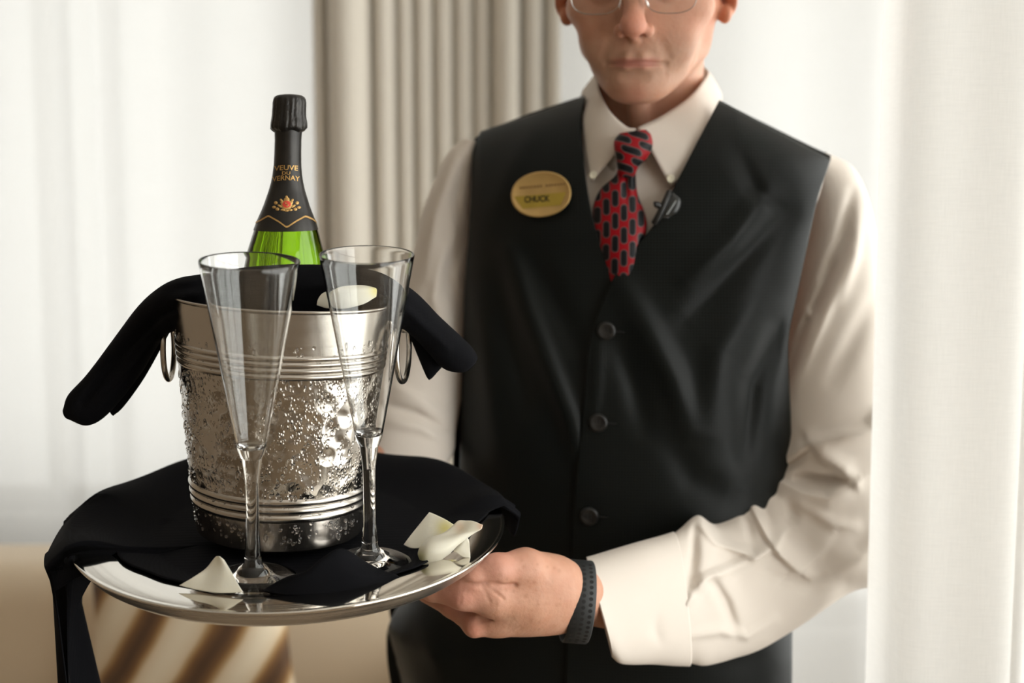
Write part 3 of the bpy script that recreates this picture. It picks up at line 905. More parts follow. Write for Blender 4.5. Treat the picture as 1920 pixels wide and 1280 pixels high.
# ---------------------------------------------------------------- champagne flutes
m, nd, lk, b = new_mat('clear_glass')
M_glass = m
b.inputs['Base Color'].default_value = (0.985, 0.99, 0.985, 1); b.inputs['Roughness'].default_value = 0.0; b.inputs['IOR'].default_value = 1.48
b.inputs['Transmission Weight'].default_value = 1.0
_n = nd.new('ShaderNodeTexNoise'); _n.inputs['Scale'].default_value = 35
_r = nd.new('ShaderNodeMapRange'); _r.inputs['From Min'].default_value = 0.55; _r.inputs['From Max'].default_value = 0.8; _r.inputs['To Min'].default_value = 0.0; _r.inputs['To Max'].default_value = 0.03
_tc = nd.new('ShaderNodeTexCoord'); lk.new(_tc.outputs['Object'], _n.inputs['Vector']); lk.new(_n.outputs['Fac'], _r.inputs['Value']); lk.new(_r.outputs[0], b.inputs['Roughness'])

def flute(foot_px, rim_px, tilt, rim_r, label, t_stem, t_inner):
    base = tl(*on_tray(*foot_px, 0.0052), 0.0053)
    ax, L = stand(base, rim_px, math.radians(tilt))
    f = thing('champagne_flute', base, label, 'glass', 'champagne flutes on the tray')
    k = rim_r / 0.038
    wall = 0.0011
    # outer bowl, rim, inner bowl
    ts, ti = t_stem, t_inner
    bo = []
    r_b = 0.0108 * k
    for t in np.linspace(ts, 1, 40):
        q = (t - ts) / (1 - ts)
        r = r_b + (rim_r - r_b) * max(0, (q - 0.035) / 0.965) ** 0.97
        r = min(r, 0.0078 * k + (r_b - 0.0078 * k) * smooth01(q, -0.02, 0.045) + max(0, r - r_b))
        bo.append((r, t * L))
    lip = [(rim_r - 0.0002, L + 0.0006), (rim_r - wall * 0.5, L + 0.0009), (rim_r - wall * 0.95, L + 0.0005)]
    bi = []
    for t in np.linspace(1, ti, 40):
        q = (t - ts) / (1 - ts)
        r = r_b + (rim_r - r_b) * max(0, (q - 0.035) / 0.965) ** 0.97 - wall
        bi.append((r, t * L))
    rb_in = bi[-1][0]
    bi += [(rb_in * 0.93, ti * L - 0.0012), (rb_in * 0.75, ti * L - 0.0024), (rb_in * 0.4, ti * L - 0.0032), (0.00005, ti * L - 0.0034)]
    lathe('bowl', bo + lip + bi, base, ax, M_glass, f, 96)
    st = []
    for t in np.linspace(0.085, ts, 40):
        q = (t - 0.085) / (ts - 0.085)
        r = (0.0060 - 0.0008 * math.sin(math.pi * q)) * k + 0.0018 * k * smooth01(q, 0.75, 1.0) + 0.0006 * k * (1 - smooth01(q, 0, 0.25))
        st.append((r, t * L))
    lathe('stem', st, base, ax, M_glass, f, 64)
    ft = [(0.00005, 0.0), (0.015, 0.0), (0.030 * k, 0.0), (0.0352 * k, 0.0003), (0.0362 * k, 0.0012), (0.0352 * k, 0.0022), (0.031 * k, 0.0030), (0.025 * k, 0.0040), (0.019 * k, 0.0056), (0.0145 * k, 0.0078), (0.0128 * k, 0.0100),
          (0.0118 * k, 0.0122), (0.0098 * k, 0.0138), (0.0079 * k, 0.0158), (0.0070 * k, 0.019), (st[0][0], st[0][1])]
    lathe('foot', ft, base, ax, M_glass, f, 96)
    return base, ax, L
FL1 = flute((475, 1091), (468, 490), 8.0, 0.0378, 'champagne flute standing before the bucket beside the front petal', 0.405, 0.447)
FL2 = flute((694, 1060), (688, 478), 9.0, 0.0370, 'champagne flute standing nearer the man, beside the napkin corner', 0.405, 0.45)

# ---------------------------------------------------------------- black napkin over the bucket
sw = thing('bucket_napkin', P(545, 560, 1.06), 'rolled black napkin draped over the bucket rim around the bottle', 'napkin')
st = [(120, 764, 128, 786, 1.060, 0.008), (130, 738, 166, 798, 1.060, 0.015), (165, 700, 206, 772, 1.060, 0.018), (215, 634, 262, 702, 1.060, 0.019), (262, 572, 303, 636, 1.050, 0.020), (300, 538, 335, 618, 1.036, 0.022), (335, 521, 362, 606, 1.030, 0.022), (385, 512, 402, 604, 1.032, 0.022),
      (470, 500, 478, 610, 1.046, 0.017), (560, 496, 560, 612, 1.048, 0.016), (650, 499, 645, 608, 1.052, 0.016), (716, 512, 700, 598, 1.058, 0.018), (772, 542, 735, 602, 1.060, 0.020), (828, 597, 778, 634, 1.066, 0.019), (876, 642, 826, 686, 1.070, 0.017), (894, 668, 858, 698, 1.070, 0.012), (892, 680, 876, 696, 1.070, 0.006)]
fl = [([(150, 760), (230, 660), (300, 590), (360, 560)], 7, -0.006), ([(185, 770), (250, 690), (310, 620)], 8, 0.005), ([(330, 560), (400, 545), (470, 552)], 10, 0.004), ([(560, 540), (660, 530), (740, 560), (840, 650)], 9, 0.004), ([(300, 545), (390, 535)], 7, -0.003)]
V, F = silhouette_tube(st, 150, 56, 2.2, front=lambda x, y: folds(x, y, fl))
V = V + (vnoise(V, 60, 2) * 0.0009)[:, None]
mk('roll', V, F, M_nap, sw)
st = [(206, 766, 213, 779, 1.075, 0.004), (222, 735, 232, 762, 1.075, 0.006), (250, 690, 268, 712, 1.075, 0.008), (275, 640, 302, 652, 1.074, 0.009), (300, 590, 330, 600, 1.072, 0.009)]
mk('under_fold', *silhouette_tube(st, 40, 24), M_nap, sw)
st = [(740, 560, 790, 575, 1.076, 0.008), (752, 590, 806, 606, 1.078, 0.009), (768, 630, 826, 648, 1.080, 0.009), (785, 672, 832, 680, 1.081, 0.008), (798, 703, 818, 700, 1.082, 0.005), (804, 712, 810, 709, 1.082, 0.002)]
mk('hanging_fold', *silhouette_tube(st, 50, 24), M_nap, sw)

# ---------------------------------------------------------------- white rose petals
m, nd, lk, b = new_mat('cream_petal')
M_petal = m
b.inputs['Roughness'].default_value = 0.55; b.inputs['Subsurface Weight'].default_value = 0.25; b.inputs['Subsurface Radius'].default_value = (0.004, 0.0035, 0.0025); b.inputs['Subsurface Scale'].default_value = 1.0
at = nd.new('ShaderNodeAttribute'); at.attribute_name = 'Col'
wv = nd.new('ShaderNodeTexNoise'); wv.inputs['Scale'].default_value = 300; wv.inputs['Detail'].default_value = 2
bp = nd.new('ShaderNodeBump'); bp.inputs['Strength'].default_value = 0.15; bp.inputs['Distance'].default_value = 0.0006
tc = nd.new('ShaderNodeTexCoord'); lk.new(tc.outputs['Object'], wv.inputs['Vector']); lk.new(wv.outputs['Fac'], bp.inputs['Height']); lk.new(bp.outputs['Normal'], b.inputs['Normal'])
lk.new(at.outputs['Color'], b.inputs['Base Color'])
CREAM = np.array([0.72, 0.68, 0.56])
def petal(name, rows, label, tint=None, nu=34, nv=44, thick=0.0007):
    R = np.array([catmull(r, nv) for r in rows]); G = np.array([catmull(R[:, j], nu) for j in range(nv)]).transpose(1, 0, 2)
    V = P(G[..., 0], G[..., 1], G[..., 2]).reshape(-1, 3)
    c = np.tile(CREAM, (len(V), 1))
    if tint is not None:
        px, py = G[..., 0].ravel(), G[..., 1].ravel()
        for (x, y, rad_, cc) in tint:
            wq = np.exp(-((px - x) ** 2 + (py - y) ** 2) / rad_ ** 2)[:, None]
            c = c * (1 - wq) + np.array(cc) * wq
    return mk(name, V, gridF(nu, nv), M_petal, label=label, cat='petal', group='white rose petals', colr=c, solid=thick)
YEL = (0.70, 0.62, 0.24); PNK = (0.72, 0.50, 0.38); GRN = (0.55, 0.55, 0.30)
# on the bucket's rim, curled edge up
petal('rose_petal', [[(594, 572, 1.005), (615, 578, 1.004), (645, 578, 1.005), (680, 570, 1.015), (706, 556, 1.024)],
                     [(596, 562, 1.006), (618, 560, 1.006), (648, 560, 1.008), (682, 556, 1.017), (707, 548, 1.026)],
                     [(604, 551, 1.010), (626, 545, 1.009), (655, 543, 1.012), (684, 541, 1.020), (706, 541, 1.027)],
                     [(616, 546, 1.014), (636, 538, 1.014), (660, 535, 1.018), (682, 535, 1.024), (698, 538, 1.028)]],
      'curled cream rose petal resting on the bucket rim', [(705, 545, 12, YEL)])
yA = lambda px, py: float(P(px, py, 1.1)[1])
# front petal folded like a small tent beside the first flute
def yt(px, py, h):
    """world depth of the point h above the tray floor seen at a pixel"""
    x, y = on_tray(px, py, h); return float(tl(x, y, h)[1])
petal('rose_petal', [[(336, 1097, yt(336, 1097, .012)), (372, 1106, yt(372, 1106, .010)), (410, 1111, yt(410, 1111, .010)), (456, 1110, yt(456, 1110, .011))],
                     [(362, 1082, yt(336, 1097, .012)), (384, 1086, yt(372, 1106, .010) + .003), (416, 1090, yt(410, 1111, .010) + .003), (446, 1094, yt(456, 1110, .011) + .003)],
                     [(386, 1066, yt(336, 1097, .012) + .004), (398, 1064, yt(372, 1106, .010) + .006), (418, 1066, yt(410, 1111, .010) + .006), (434, 1072, yt(456, 1110, .011) + .006)],
                     [(402, 1047, yt(336, 1097, .012) + .008), (406, 1043, yt(372, 1106, .010) + .009), (412, 1043, yt(410, 1111, .010) + .009), (421, 1050, yt(456, 1110, .011) + .009)]],
      'cream rose petal folded to a point on the tray front')
# the three petals on the tray's edge near the hand
y0 = yt(800, 1032, .006)
petal('rose_petal', [[(757, 1021, y0 + .004), (770, 1027, y0), (786, 1027, y0 - .002), (800, 1020, y0 - .002)],
                     [(768, 1006, y0 + .008), (784, 1010, y0 + .005), (802, 1010, y0 + .003), (820, 1006, y0 + .002)],
                     [(784, 986, y0 + .014), (800, 990, y0 + .010), (818, 994, y0 + .008), (838, 996, y0 + .006)],
                     [(805, 960, y0 + .020), (815, 964, y0 + .018), (834, 973, y0 + .014), (852, 984, y0 + .010)]],
      'cream rose petal with an upright tip, at the back of the tray-edge cluster', [(835, 990, 16, YEL), (760, 1022, 8, (0.60, 0.56, 0.48))])
y1 = yt(800, 1055, .007)
petal('rose_petal', [[(786, 1046, y1 + .004), (792, 1056, y1), (803, 1057, y1), (822, 1052, y1 + .002), (843, 1038, y1 + .006)],
                     [(784, 1036, y1 + .005), (793, 1038, y1 - .003), (808, 1038, y1 - .005), (832, 1034, y1 - .002), (858, 1022, y1 + .006)],
                     [(790, 1022, y1 + .008), (800, 1020, y1), (818, 1020, y1 - .002), (846, 1018, y1 + .001), (874, 1010, y1 + .008)],
                     [(806, 1008, y1 + .012), (818, 1006, y1 + .008), (838, 1006, y1 + .006), (862, 1004, y1 + .006), (888, 1000, y1 + .010)],
                     [(830, 1000, y1 + .018), (842, 996, y1 + .017), (858, 998, y1 + .015), (878, 994, y1 + .012), (902, 992, y1 + .012)],
                     [(852, 984, y1 + .022), (860, 976, y1 + .022), (874, 976, y1 + .021), (888, 977, y1 + .018), (905, 984, y1 + .014)]],
      'cream rose petal rolled over on itself at the tray edge', [(903, 986, 9, PNK), (786, 1045, 14, GRN), (862, 988, 10, (0.70, 0.55, 0.42))], nu=50)
y2 = yt(870, 1040, .013)
petal('rose_petal', [[(850, 1033, y2 + .004), (856, 1036, y2 + .002), (868, 1044, y2), (882, 1046, y2)],
                     [(854, 1024, y2 + .006), (862, 1026, y2 + .004), (872, 1031, y2 + .003), (881, 1034, y2 + .003)],
                     [(862, 1013, y2 + .010), (868, 1014, y2 + .008), (875, 1016, y2 + .008), (880, 1020, y2 + .007)],
                     [(870, 1006, y2 + .014), (873, 1006, y2 + .013), (876, 1008, y2 + .012), (878, 1011, y2 + .012)]],
      'small torn petal scrap lying on the bare tray brim', None, 20, 24)
# ================================================================ the man
# ---- signed-distance modelling: smooth unions of cones and ellipsoids, meshed as one continuous skin
def s_cone(p, a, b, ra, rb):
    a = np.asarray(a, float); b = np.asarray(b, float); ab = b - a
    t = np.clip(((p - a) @ ab) / (ab @ ab + 1e-12), 0, 1)
    return np.linalg.norm(p - a - t[:, None] * ab, axis=1) - (ra + (rb - ra) * t)
def s_ell(p, c, r, R=None):
    q = p - np.asarray(c, float)
    if R is not None: q = q @ R
    r = np.asarray(r, float)
    k0 = np.linalg.norm(q / r, axis=1); k1 = np.linalg.norm(q / r ** 2, axis=1) + 1e-9
    return k0 * (k0 - 1) / k1
def smin(a, b, k):
    h = np.clip(0.5 + 0.5 * (b - a) / k, 0, 1)
    return b * (1 - h) + a * h - k * h * (1 - h)
def smax(a, b, k):
    return -smin(-a, -b, k)

def mesh_sdf(sd, lo, hi, h, newton=2):
    """surface nets on a narrow band, then two Newton steps onto the surface"""
    lo = np.asarray(lo, float); n = np.ceil((np.asarray(hi, float) - lo) / h / 4).astype(int) * 4
    cn = n // 4
    cg = np.stack(np.meshgrid(*[lo[k] + (np.arange(cn[k]) + 0.5) * 4 * h - 0.5 * h for k in range(3)], indexing='ij'), -1).reshape(-1, 3)
    cd = sd(cg).reshape(cn)
    D = np.repeat(np.repeat(np.repeat(cd, 4, 0), 4, 1), 4, 2).astype(np.float32)
    mask = np.abs(cd) < 4 * h * 1.5
    ci = np.argwhere(mask)
    off = np.stack(np.meshgrid(*[np.arange(4)] * 3, indexing='ij'), -1).reshape(-1, 3)
    fi = (ci[:, None] * 4 + off[None]).reshape(-1, 3)
    out = np.zeros(len(fi), np.float32)
    for s in range(0, len(fi), 400000):
        out[s:s + 400000] = sd(lo + fi[s:s + 400000] * h)
    D[fi[:, 0], fi[:, 1], fi[:, 2]] = out
    ins = D < 0
    c8 = [ins[i:n[0] - 1 + i, j:n[1] - 1 + j, k:n[2] - 1 + k] for i in (0, 1) for j in (0, 1) for k in (0, 1)]
    cnt = sum(c.astype(np.int8) for c in c8)
    act = np.argwhere((cnt > 0) & (cnt < 8))
    idx = -np.ones((n - 1), np.int64); idx[act[:, 0], act[:, 1], act[:, 2]] = np.arange(len(act))
    acc = np.zeros((len(act), 3)); num = np.zeros(len(act))
    cor = [(i, j, k) for i in (0, 1) for j in (0, 1) for k in (0, 1)]
    val = {c: D[act[:, 0] + c[0], act[:, 1] + c[1], act[:, 2] + c[2]].astype(float) for c in cor}
    for a in cor:
        for ax in range(3):
            if a[ax] == 0:
                b = list(a); b[ax] = 1; b = tuple(b)
                va, vb = val[a], val[b]
                cr = (va < 0) != (vb < 0)
                t = np.where(cr, va / np.where(va - vb == 0, 1, va - vb), 0)
                pt = np.array(a, float) + t[:, None] * (np.array(b) - np.array(a))
                acc[cr] += pt[cr]; num[cr] += 1
    V = lo + (act + acc / np.maximum(num, 1)[:, None]) * h
    F = []
    for ax in range(3):
        o1, o2 = (ax + 1) % 3, (ax + 2) % 3
        sl0 = [slice(1, n[k] - 1) for k in range(3)]; sl0[ax] = slice(0, n[ax] - 1)
        sl1 = list(sl0); sl1[ax] = slice(1, n[ax])
        A, B = ins[tuple(sl0)], ins[tuple(sl1)]
        for flip, cond in ((False, A & ~B), (True, ~A & B)):
            e = np.argwhere(cond)
            if not len(e): continue
            e = e + np.array([0 if k == ax else 1 for k in range(3)])
            d1 = np.zeros(3, int); d1[o1] = 1; d2 = np.zeros(3, int); d2[o2] = 1
            q = np.stack([idx[tuple((e - d1 - d2).T)], idx[tuple((e - d2).T)], idx[tuple(e.T)], idx[tuple((e - d1).T)]], 1)
            q = q[(q >= 0).all(1)]
            F.append(q[:, ::-1] if flip else q)
    F = np.vstack(F)
    a0, b0, c0 = V[F[:, 0]] - V.mean(0), V[F[:, 1]] - V.mean(0), V[F[:, 2]] - V.mean(0)
    if np.einsum('ij,ij->i', a0, np.cross(b0, c0)).sum() < 0: F = F[:, ::-1].copy()
    for _ in range(newton):
        d = sd(V); e = h * 0.5
        g = np.stack([sd(V + np.eye(3)[k] * e) - sd(V - np.eye(3)[k] * e) for k in range(3)], 1) / (2 * e)
        V = V - np.clip(d, -h, h)[:, None] * g / (np.sum(g * g, 1)[:, None] + 0.05)
    return V, F

# ---- torso shape: half widths and front depth by height
TZ = np.array([0.74, 0.86, 0.926, 0.985, 1.107, 1.264, 1.40, 1.48, 1.56])
TXL = np.array([-0.11, -0.128, -0.146, -0.105, -0.064, -0.060, -0.056, -0.052, -0.04])
TXR = np.array([0.322, 0.324, 0.324, 0.318, 0.311, 0.316, 0.342, 0.374, 0.38])
TD = np.array([0.138, 0.138, 0.138, 0.135, 0.130, 0.125, 0.120, 0.110, 0.10])
STX = np.array([-0.075, -0.035, 0.02, 0.08, 0.12, 0.16, 0.20, 0.24, 0.30, 0.364, 0.40])
STZ = np.array([1.475, 1.508, 1.530, 1.549, 1.556, 1.558, 1.554, 1.543, 1.512, 1.478, 1.450])
YC = 1.43
def torso_y(x, z, off=0.0, back=False):
    xl, xr, D = np.interp(z, TZ, TXL) - off, np.interp(z, TZ, TXR) + off, np.interp(z, TZ, TD) + off
    cx, W = (xl + xr) / 2, (xr - xl) / 2
    t = np.clip(np.abs(x - cx) / W, 0, 1)
    top = np.interp(x, STX, STZ) + off
    s = np.clip((z - (top - 0.11)) / 0.11, 0, 1)
    prof = (1 - t ** 2.5) ** (1 / 2.1) * np.sqrt(np.maximum(1 - s ** 2.4, 0))
    sh = -0.15 * (x - cx)
    return YC + sh + (prof * (D * 0.95) if back else -prof * D)
def on_torso(px, py, off=0.0, relief=None):
    px, py = np.broadcast_arrays(np.asarray(px, float), np.asarray(py, float))
    y = np.full(px.shape, 1.35)
    for _ in range(30):
        p = P(px, py, y)
        y = y + 0.6 * (torso_y(p[..., 0], p[..., 2], off) - y)
    if relief is not None: y = y - relief(px, py)
    return P(px, py, y)

person = thing('person', (0.14, 1.45, 0.0), 'man in a dark vest, cream shirt and red tie holding the tray', 'person')

# ---- skin
m, nd, lk, b = new_mat('skin')
M_skin = m
at = nd.new('ShaderNodeAttribute'); at.attribute_name = 'Col'
nz = nd.new('ShaderNodeTexNoise'); nz.inputs['Scale'].default_value = 70; nz.inputs['Detail'].default_value = 6
tc = nd.new('ShaderNodeTexCoord'); lk.new(tc.outputs['Object'], nz.inputs['Vector'])
mx = nd.new('ShaderNodeMix'); mx.data_type = 'RGBA'; mx.blend_type = 'MULTIPLY'
mr = nd.new('ShaderNodeMapRange'); mr.inputs['From Min'].default_value = 0.3; mr.inputs['From Max'].default_value = 0.7; mr.inputs['To Min'].default_value = 0.0; mr.inputs['To Max'].default_value = 0.5
lk.new(nz.outputs['Fac'], mr.inputs['Value']); lk.new(mr.outputs[0], mx.inputs[0]); lk.new(at.outputs['Color'], mx.inputs[6]); mx.inputs[7].default_value = (0.86, 0.70, 0.62, 1)
lk.new(mx.outputs[2], b.inputs['Base Color'])
b.inputs['Roughness'].default_value = 0.55; b.inputs['Specular IOR Level'].default_value = 0.35
b.inputs['Subsurface Weight'].default_value = 0.18; b.inputs['Subsurface Radius'].default_value = (0.008, 0.003, 0.0015); b.inputs['Subsurface Scale'].default_value = 0.8
n2 = nd.new('ShaderNodeTexNoise'); n2.inputs['Scale'].default_value = 260; n2.inputs['Detail'].default_value = 4
lk.new(tc.outputs['Object'], n2.inputs['Vector'])
bp = nd.new('ShaderNodeBump'); bp.inputs['Strength'].default_value = 0.35; bp.inputs['Distance'].default_value = 0.0012
lk.new(n2.outputs['Fac'], bp.inputs['Height']); lk.new(bp.outputs['Normal'], b.inputs['Normal'])
SKIN = np.array([0.55, 0.31, 0.215])

def rotx(a): c, s = math.cos(a), math.sin(a); return np.array([[1, 0, 0], [0, c, -s], [0, s, c]])
def roty(a): c, s = math.cos(a), math.sin(a); return np.array([[c, 0, s], [0, 1, 0], [-s, 0, c]])
def rotz(a): c, s = math.cos(a), math.sin(a); return np.array([[c, -s, 0], [s, c, 0], [0, 0, 1]])
HS = np.array([1.09, 1.0, 0.98])
HR = rotz(math.radians(-12)) @ rotx(math.radians(12)) @ roty(math.radians(1.0))
HT = P(1190, 72, 1.295) - HR @ (np.array([0, -0.098, -0.022]) * HS)
def h2w(p): return (np.asarray(p, float) * HS) @ HR.T + HT
def w2h(p): return ((np.asarray(p, float) - HT) @ HR) / HS
NB = w2h(P(1212, 300, 1.455)); NT = w2h(P(1222, 60, 1.425))

def sd_head(p):
    q = p.copy(); q[:, 0] = np.abs(q[:, 0])           # mirror symmetry
    d = s_ell(p, (0, 0.012, 0.058), (0.077, 0.098, 0.083))
    d = smin(d, s_ell(p, (0, -0.030, 0.0), (0.061, 0.062, 0.082)), 0.03)
    d = smin(d, s_ell(p, (0, -0.056, -0.045), (0.040, 0.040, 0.042)), 0.02)          # muzzle
    d = smin(d, s_cone(q, (0.047, 0.002, -0.038), (0.014, -0.070, -0.074), 0.014, 0.015), 0.022)   # jaw
    d = smin(d, s_cone(q, (0.047, 0.004, -0.038), (0.060, 0.006, 0.004), 0.014, 0.014), 0.02)
    d = smin(d, s_ell(p, (0, -0.080, -0.0745), (0.019, 0.0165, 0.016)), 0.014)          # chin
    d = smin(d, s_ell(q, (0.045, -0.052, 0.006), (0.026, 0.024, 0.020)), 0.022)       # cheekbone
    d = smin(d, s_ell(q, (0.036, -0.066, -0.026), (0.019, 0.017, 0.024)), 0.018)      # cheek
    d = smin(d, s_cone(q, (0.0, -0.088, 0.046), (0.045, -0.070, 0.044), 0.012, 0.012), 0.016)      # brow
    d = smax(d, -s_ell(q, (0.031, -0.100, 0.026), (0.017, 0.017, 0.012)), 0.014)      # socket
    d = smin(d, s_ell(q, (0.031, -0.078, 0.026), (0.0145, 0.0135, 0.0125)), 0.004)     # closed lid
    # nose
    d = smin(d, s_cone(p, (0, -0.090, 0.036), (0, -0.112, -0.004), 0.0080, 0.0105), 0.010)
    d = smin(d, s_ell(p, (0, -0.1135, -0.0085), (0.0118, 0.0120, 0.0105)), 0.006)
    d = smin(d, s_ell(q, (0.0125, -0.1015, -0.0135), (0.0075, 0.0105, 0.0075)), 0.0045)
    d = smin(d, s_cone(p, (0, -0.112, -0.016), (0, -0.096, -0.023), 0.0045, 0.0045), 0.004)
    d = smax(d, -s_ell(q, (0.0072, -0.1070, -0.0205), (0.0040, 0.0064, 0.0060)), 0.0014)
    d = smax(d, -s_cone(q, (0.0195, -0.1005, -0.004), (0.0205, -0.0960, -0.0185), 0.0012, 0.0020), 0.005)   # wing crease
    # lips
    up = smin(s_cone(p, (-0.007, -0.0955, -0.0425), (0.007, -0.0955, -0.0425), 0.0040, 0.0040), s_cone(q, (0.007, -0.0955, -0.0425), (0.0235, -0.0855, -0.0462), 0.0040, 0.0020), 0.004)
    dn = smin(s_cone(p, (-0.008, -0.0940, -0.0518), (0.008, -0.0940, -0.0518), 0.0044, 0.0044), s_cone(q, (0.008, -0.0940, -0.0518), (0.0205, -0.0860, -0.0500), 0.0044, 0.0026), 0.004)
    d = smin(d, up, 0.0055); d = smin(d, dn, 0.0055)
    d = smax(d, -s_cone(p, (-0.009, -0.0990, -0.0471), (0.009, -0.0990, -0.0471), 0.0026, 0.0026), 0.0012)
    d = smax(d, -s_cone(q, (0.009, -0.0990, -0.0471), (0.0290, -0.0872, -0.0496), 0.0026, 0.0024), 0.0014)
    d = smax(d, -s_cone(q, (0.0275, -0.0895, -0.0482), (0.0310, -0.0872, -0.0545), 0.0012, 0.0010), 0.005)
    d = smax(d, -s_cone(p, (-0.010, -0.1000, -0.0612), (0.010, -0.1000, -0.0612), 0.0036, 0.0036), 0.008)      # under the lip
    d = smax(d, -s_cone(p, (0, -0.1015, -0.028), (0, -0.1020, -0.037), 0.0014, 0.0016), 0.005)              # philtrum
    d = smax(d, -s_cone(q, (0.0210, -0.0990, -0.012), (0.0325, -0.0900, -0.044), 0.0020, 0.0018), 0.007)    # nose-to-mouth fold
    d = smax(d, -s_cone(q, (0.0300, -0.0890, -0.051), (0.0318, -0.0862, -0.066), 0.0014, 0.0008), 0.005)    # marionette line
    # neck
    d = smin(d, s_cone(p, NT, NB, 0.054, 0.060), 0.020)
    d = smin(d, s_cone(p, w2h(P(1196, 205, 1.372)), w2h(P(1198, 245, 1.380)), 0.010, 0.008), 0.020)          # throat
    # ears
    for s in (-1, 1):
        R = rotz(s * math.radians(28)) @ rotx(math.radians(-10))
        e = s_ell(p, (s * 0.083, 0.018, 0.024), (0.0062, 0.0185, 0.031), R)
        e = smin(e, s_ell(p, (s * 0.0800, 0.006, -0.0045), (0.0060, 0.0095, 0.0105), R), 0.006)
        e = smax(e, -s_ell(p, (s * 0.090, 0.012, 0.022), (0.0070, 0.0085, 0.0145), R), 0.004)
        d = smin(d, e, 0.006)
    return d
HV, HF = mesh_sdf(sd_head, (-0.112, -0.135, -0.205), (0.112, 0.125, 0.155), 0.00145)
# skin tints
hc = np.tile(SKIN, (len(HV), 1))
def paint(c, wgt, colr):
    w_ = np.clip(wgt, 0, 1)[:, None]; return c * (1 - w_) + np.array(colr) * w_
ax_ = np.abs(HV[:, 0])
g3 = lambda cx, cy, cz, r: np.exp(-((ax_ - cx) ** 2 + (HV[:, 1] - cy) ** 2 + (HV[:, 2] - cz) ** 2) / r ** 2)
hc = paint(hc, 0.75 * g3(0.0, -0.116, -0.008, 0.020), (0.56, 0.22, 0.155))
hc = paint(hc, 0.45 * g3(0.046, -0.07, -0.012, 0.026), (0.56, 0.26, 0.17))
hc = paint(hc, 0.8 * g3(0.082, 0.015, 0.0, 0.040), (0.56, 0.215, 0.12))
hc = paint(hc, 0.55 * g3(0.0, -0.095, -0.078, 0.014), (0.52, 0.21, 0.15))
stub = np.exp(-((HV[:, 2] + 0.050) / 0.030) ** 4) * (HV[:, 1] < -0.05) * (1 - g3(0.0, -0.116, -0.008, 0.024))
hc = paint(hc, 0.38 * stub, (0.34, 0.235, 0.165))
lipw = np.exp(-((HV[:, 2] + 0.0475) / 0.0056) ** 4) * np.exp(-(ax_ / 0.0225) ** 6) * (HV[:, 1] < -0.083)
hc = paint(hc, 0.75 * lipw, (0.44, 0.17, 0.14))
body_parts = [(h2w(HV), HF, hc)]

# ---- the hand under the tray rim (his left) and its wrist
def cones(lst, k0):
    L = [(P(*a[:3]), P(*b[:3]), ra, rb, k) for a, b, ra, rb, k in lst]
    def f(p):
        d = None
        for a, b, ra, rb, k in L:
            e = s_cone(p, a, b, ra, rb)
            d = e if d is None else (smin(d, e, k) if k > 0 else smax(d, -e, -k))
        return d
    return f
HAND = [
    ((1200, 1142, 1.188), (1068, 1114, 1.118), 0.0250, 0.0245, .01),
    ((1068, 1110, 1.118), (1000, 1112, 1.098), 0.0245, 0.0290, .02),
    ((1010, 1112, 1.100), (950, 1122, 1.086), 0.0290, 0.0250, .02),
    # thumb: heel, first and second joint
    ((1040, 1086, 1.098), (985, 1068, 1.078), 0.0200, 0.0180, .016),
    ((985, 1066, 1.076), (932, 1069, 1.060), 0.0165, 0.0145, .010),
    ((932, 1069, 1.060), (886, 1084, 1.054), 0.0140, 0.0118, .006),
    ((886, 1084, 1.054), (842, 1097, 1.060), 0.0118, 0.0100, .005),
    # first finger, nearly straight under the tray
    ((985, 1128, 1.078), (925, 1122, 1.062), 0.0190, 0.0160, .012),
    ((925, 1122, 1.062), (868, 1115, 1.056), 0.0155, 0.0128, .006),
    ((868, 1115, 1.056), (812, 1104, 1.066), 0.0128, 0.0105, .005),
    ((812, 1104, 1.066), (776, 1096, 1.085), 0.0105, 0.0085, .005),
    # outer edge of the hand to the bent knuckle
    ((1040, 1142, 1.108), (930, 1160, 1.080), 0.0210, 0.0150, .016),
    ((930, 1160, 1.080), (890, 1173, 1.072), 0.0145, 0.0098, .008),
    # second finger folding back below the tray
    ((890, 1171, 1.073), (848, 1136, 1.092), 0.0095, 0.0100, .006),
    ((848, 1136, 1.092), (800, 1112, 1.112), 0.0100, 0.0088, .005),
    # third and fourth fingers behind
    ((945, 1160, 1.105), (890, 1158, 1.110), 0.0150, 0.0105, .012),
    ((890, 1158, 1.110), (835, 1118, 1.130), 0.0100, 0.0085, .005),
    ((960, 1155, 1.125), (905, 1150, 1.132), 0.0135, 0.0095, .012),
    ((905, 1150, 1.132), (855, 1120, 1.148), 0.0090, 0.0078, .005),
    # creases: between thumb and finger, knuckle lines
    ((868, 1095, 1.042), (930, 1098, 1.044), 0.0016, 0.0012, -.005),
    ((930, 1098, 1.046), (966, 1096, 1.056), 0.0014, 0.0004, -.005),
    ((905, 1100, 1.044), (918, 1128, 1.044), 0.0008, 0.0002, -.003),
    ((912, 1098, 1.044), (944, 1122, 1.048), 0.0008, 0.0002, -.003),
    ((866, 1106, 1.040), (862, 1132, 1.042), 0.0006, 0.0002, -.002),
    ((852, 1104, 1.040), (850, 1126, 1.042), 0.0006, 0.0002, -.002),
    ((882, 1104, 1.040), (884, 1136, 1.040), 0.0006, 0.0002, -.002),
    ((900, 1160, 1.062), (960, 1152, 1.060), 0.0010, 0.0004, -.006),
]
sd_hand = cones(HAND, 0)
lo = P(760, 1200, 1.12).min(); 
pts = np.array([P(*q[:3]) for a, b, *_ in HAND for q in (a, b)])
V, F = mesh_sdf(sd_hand, pts.min(0) - 0.04, pts.max(0) + 0.04, 0.0011)
q = proj(V)
c = np.tile(SKIN * np.array([1.0, 0.98, 0.97]), (len(V), 1))
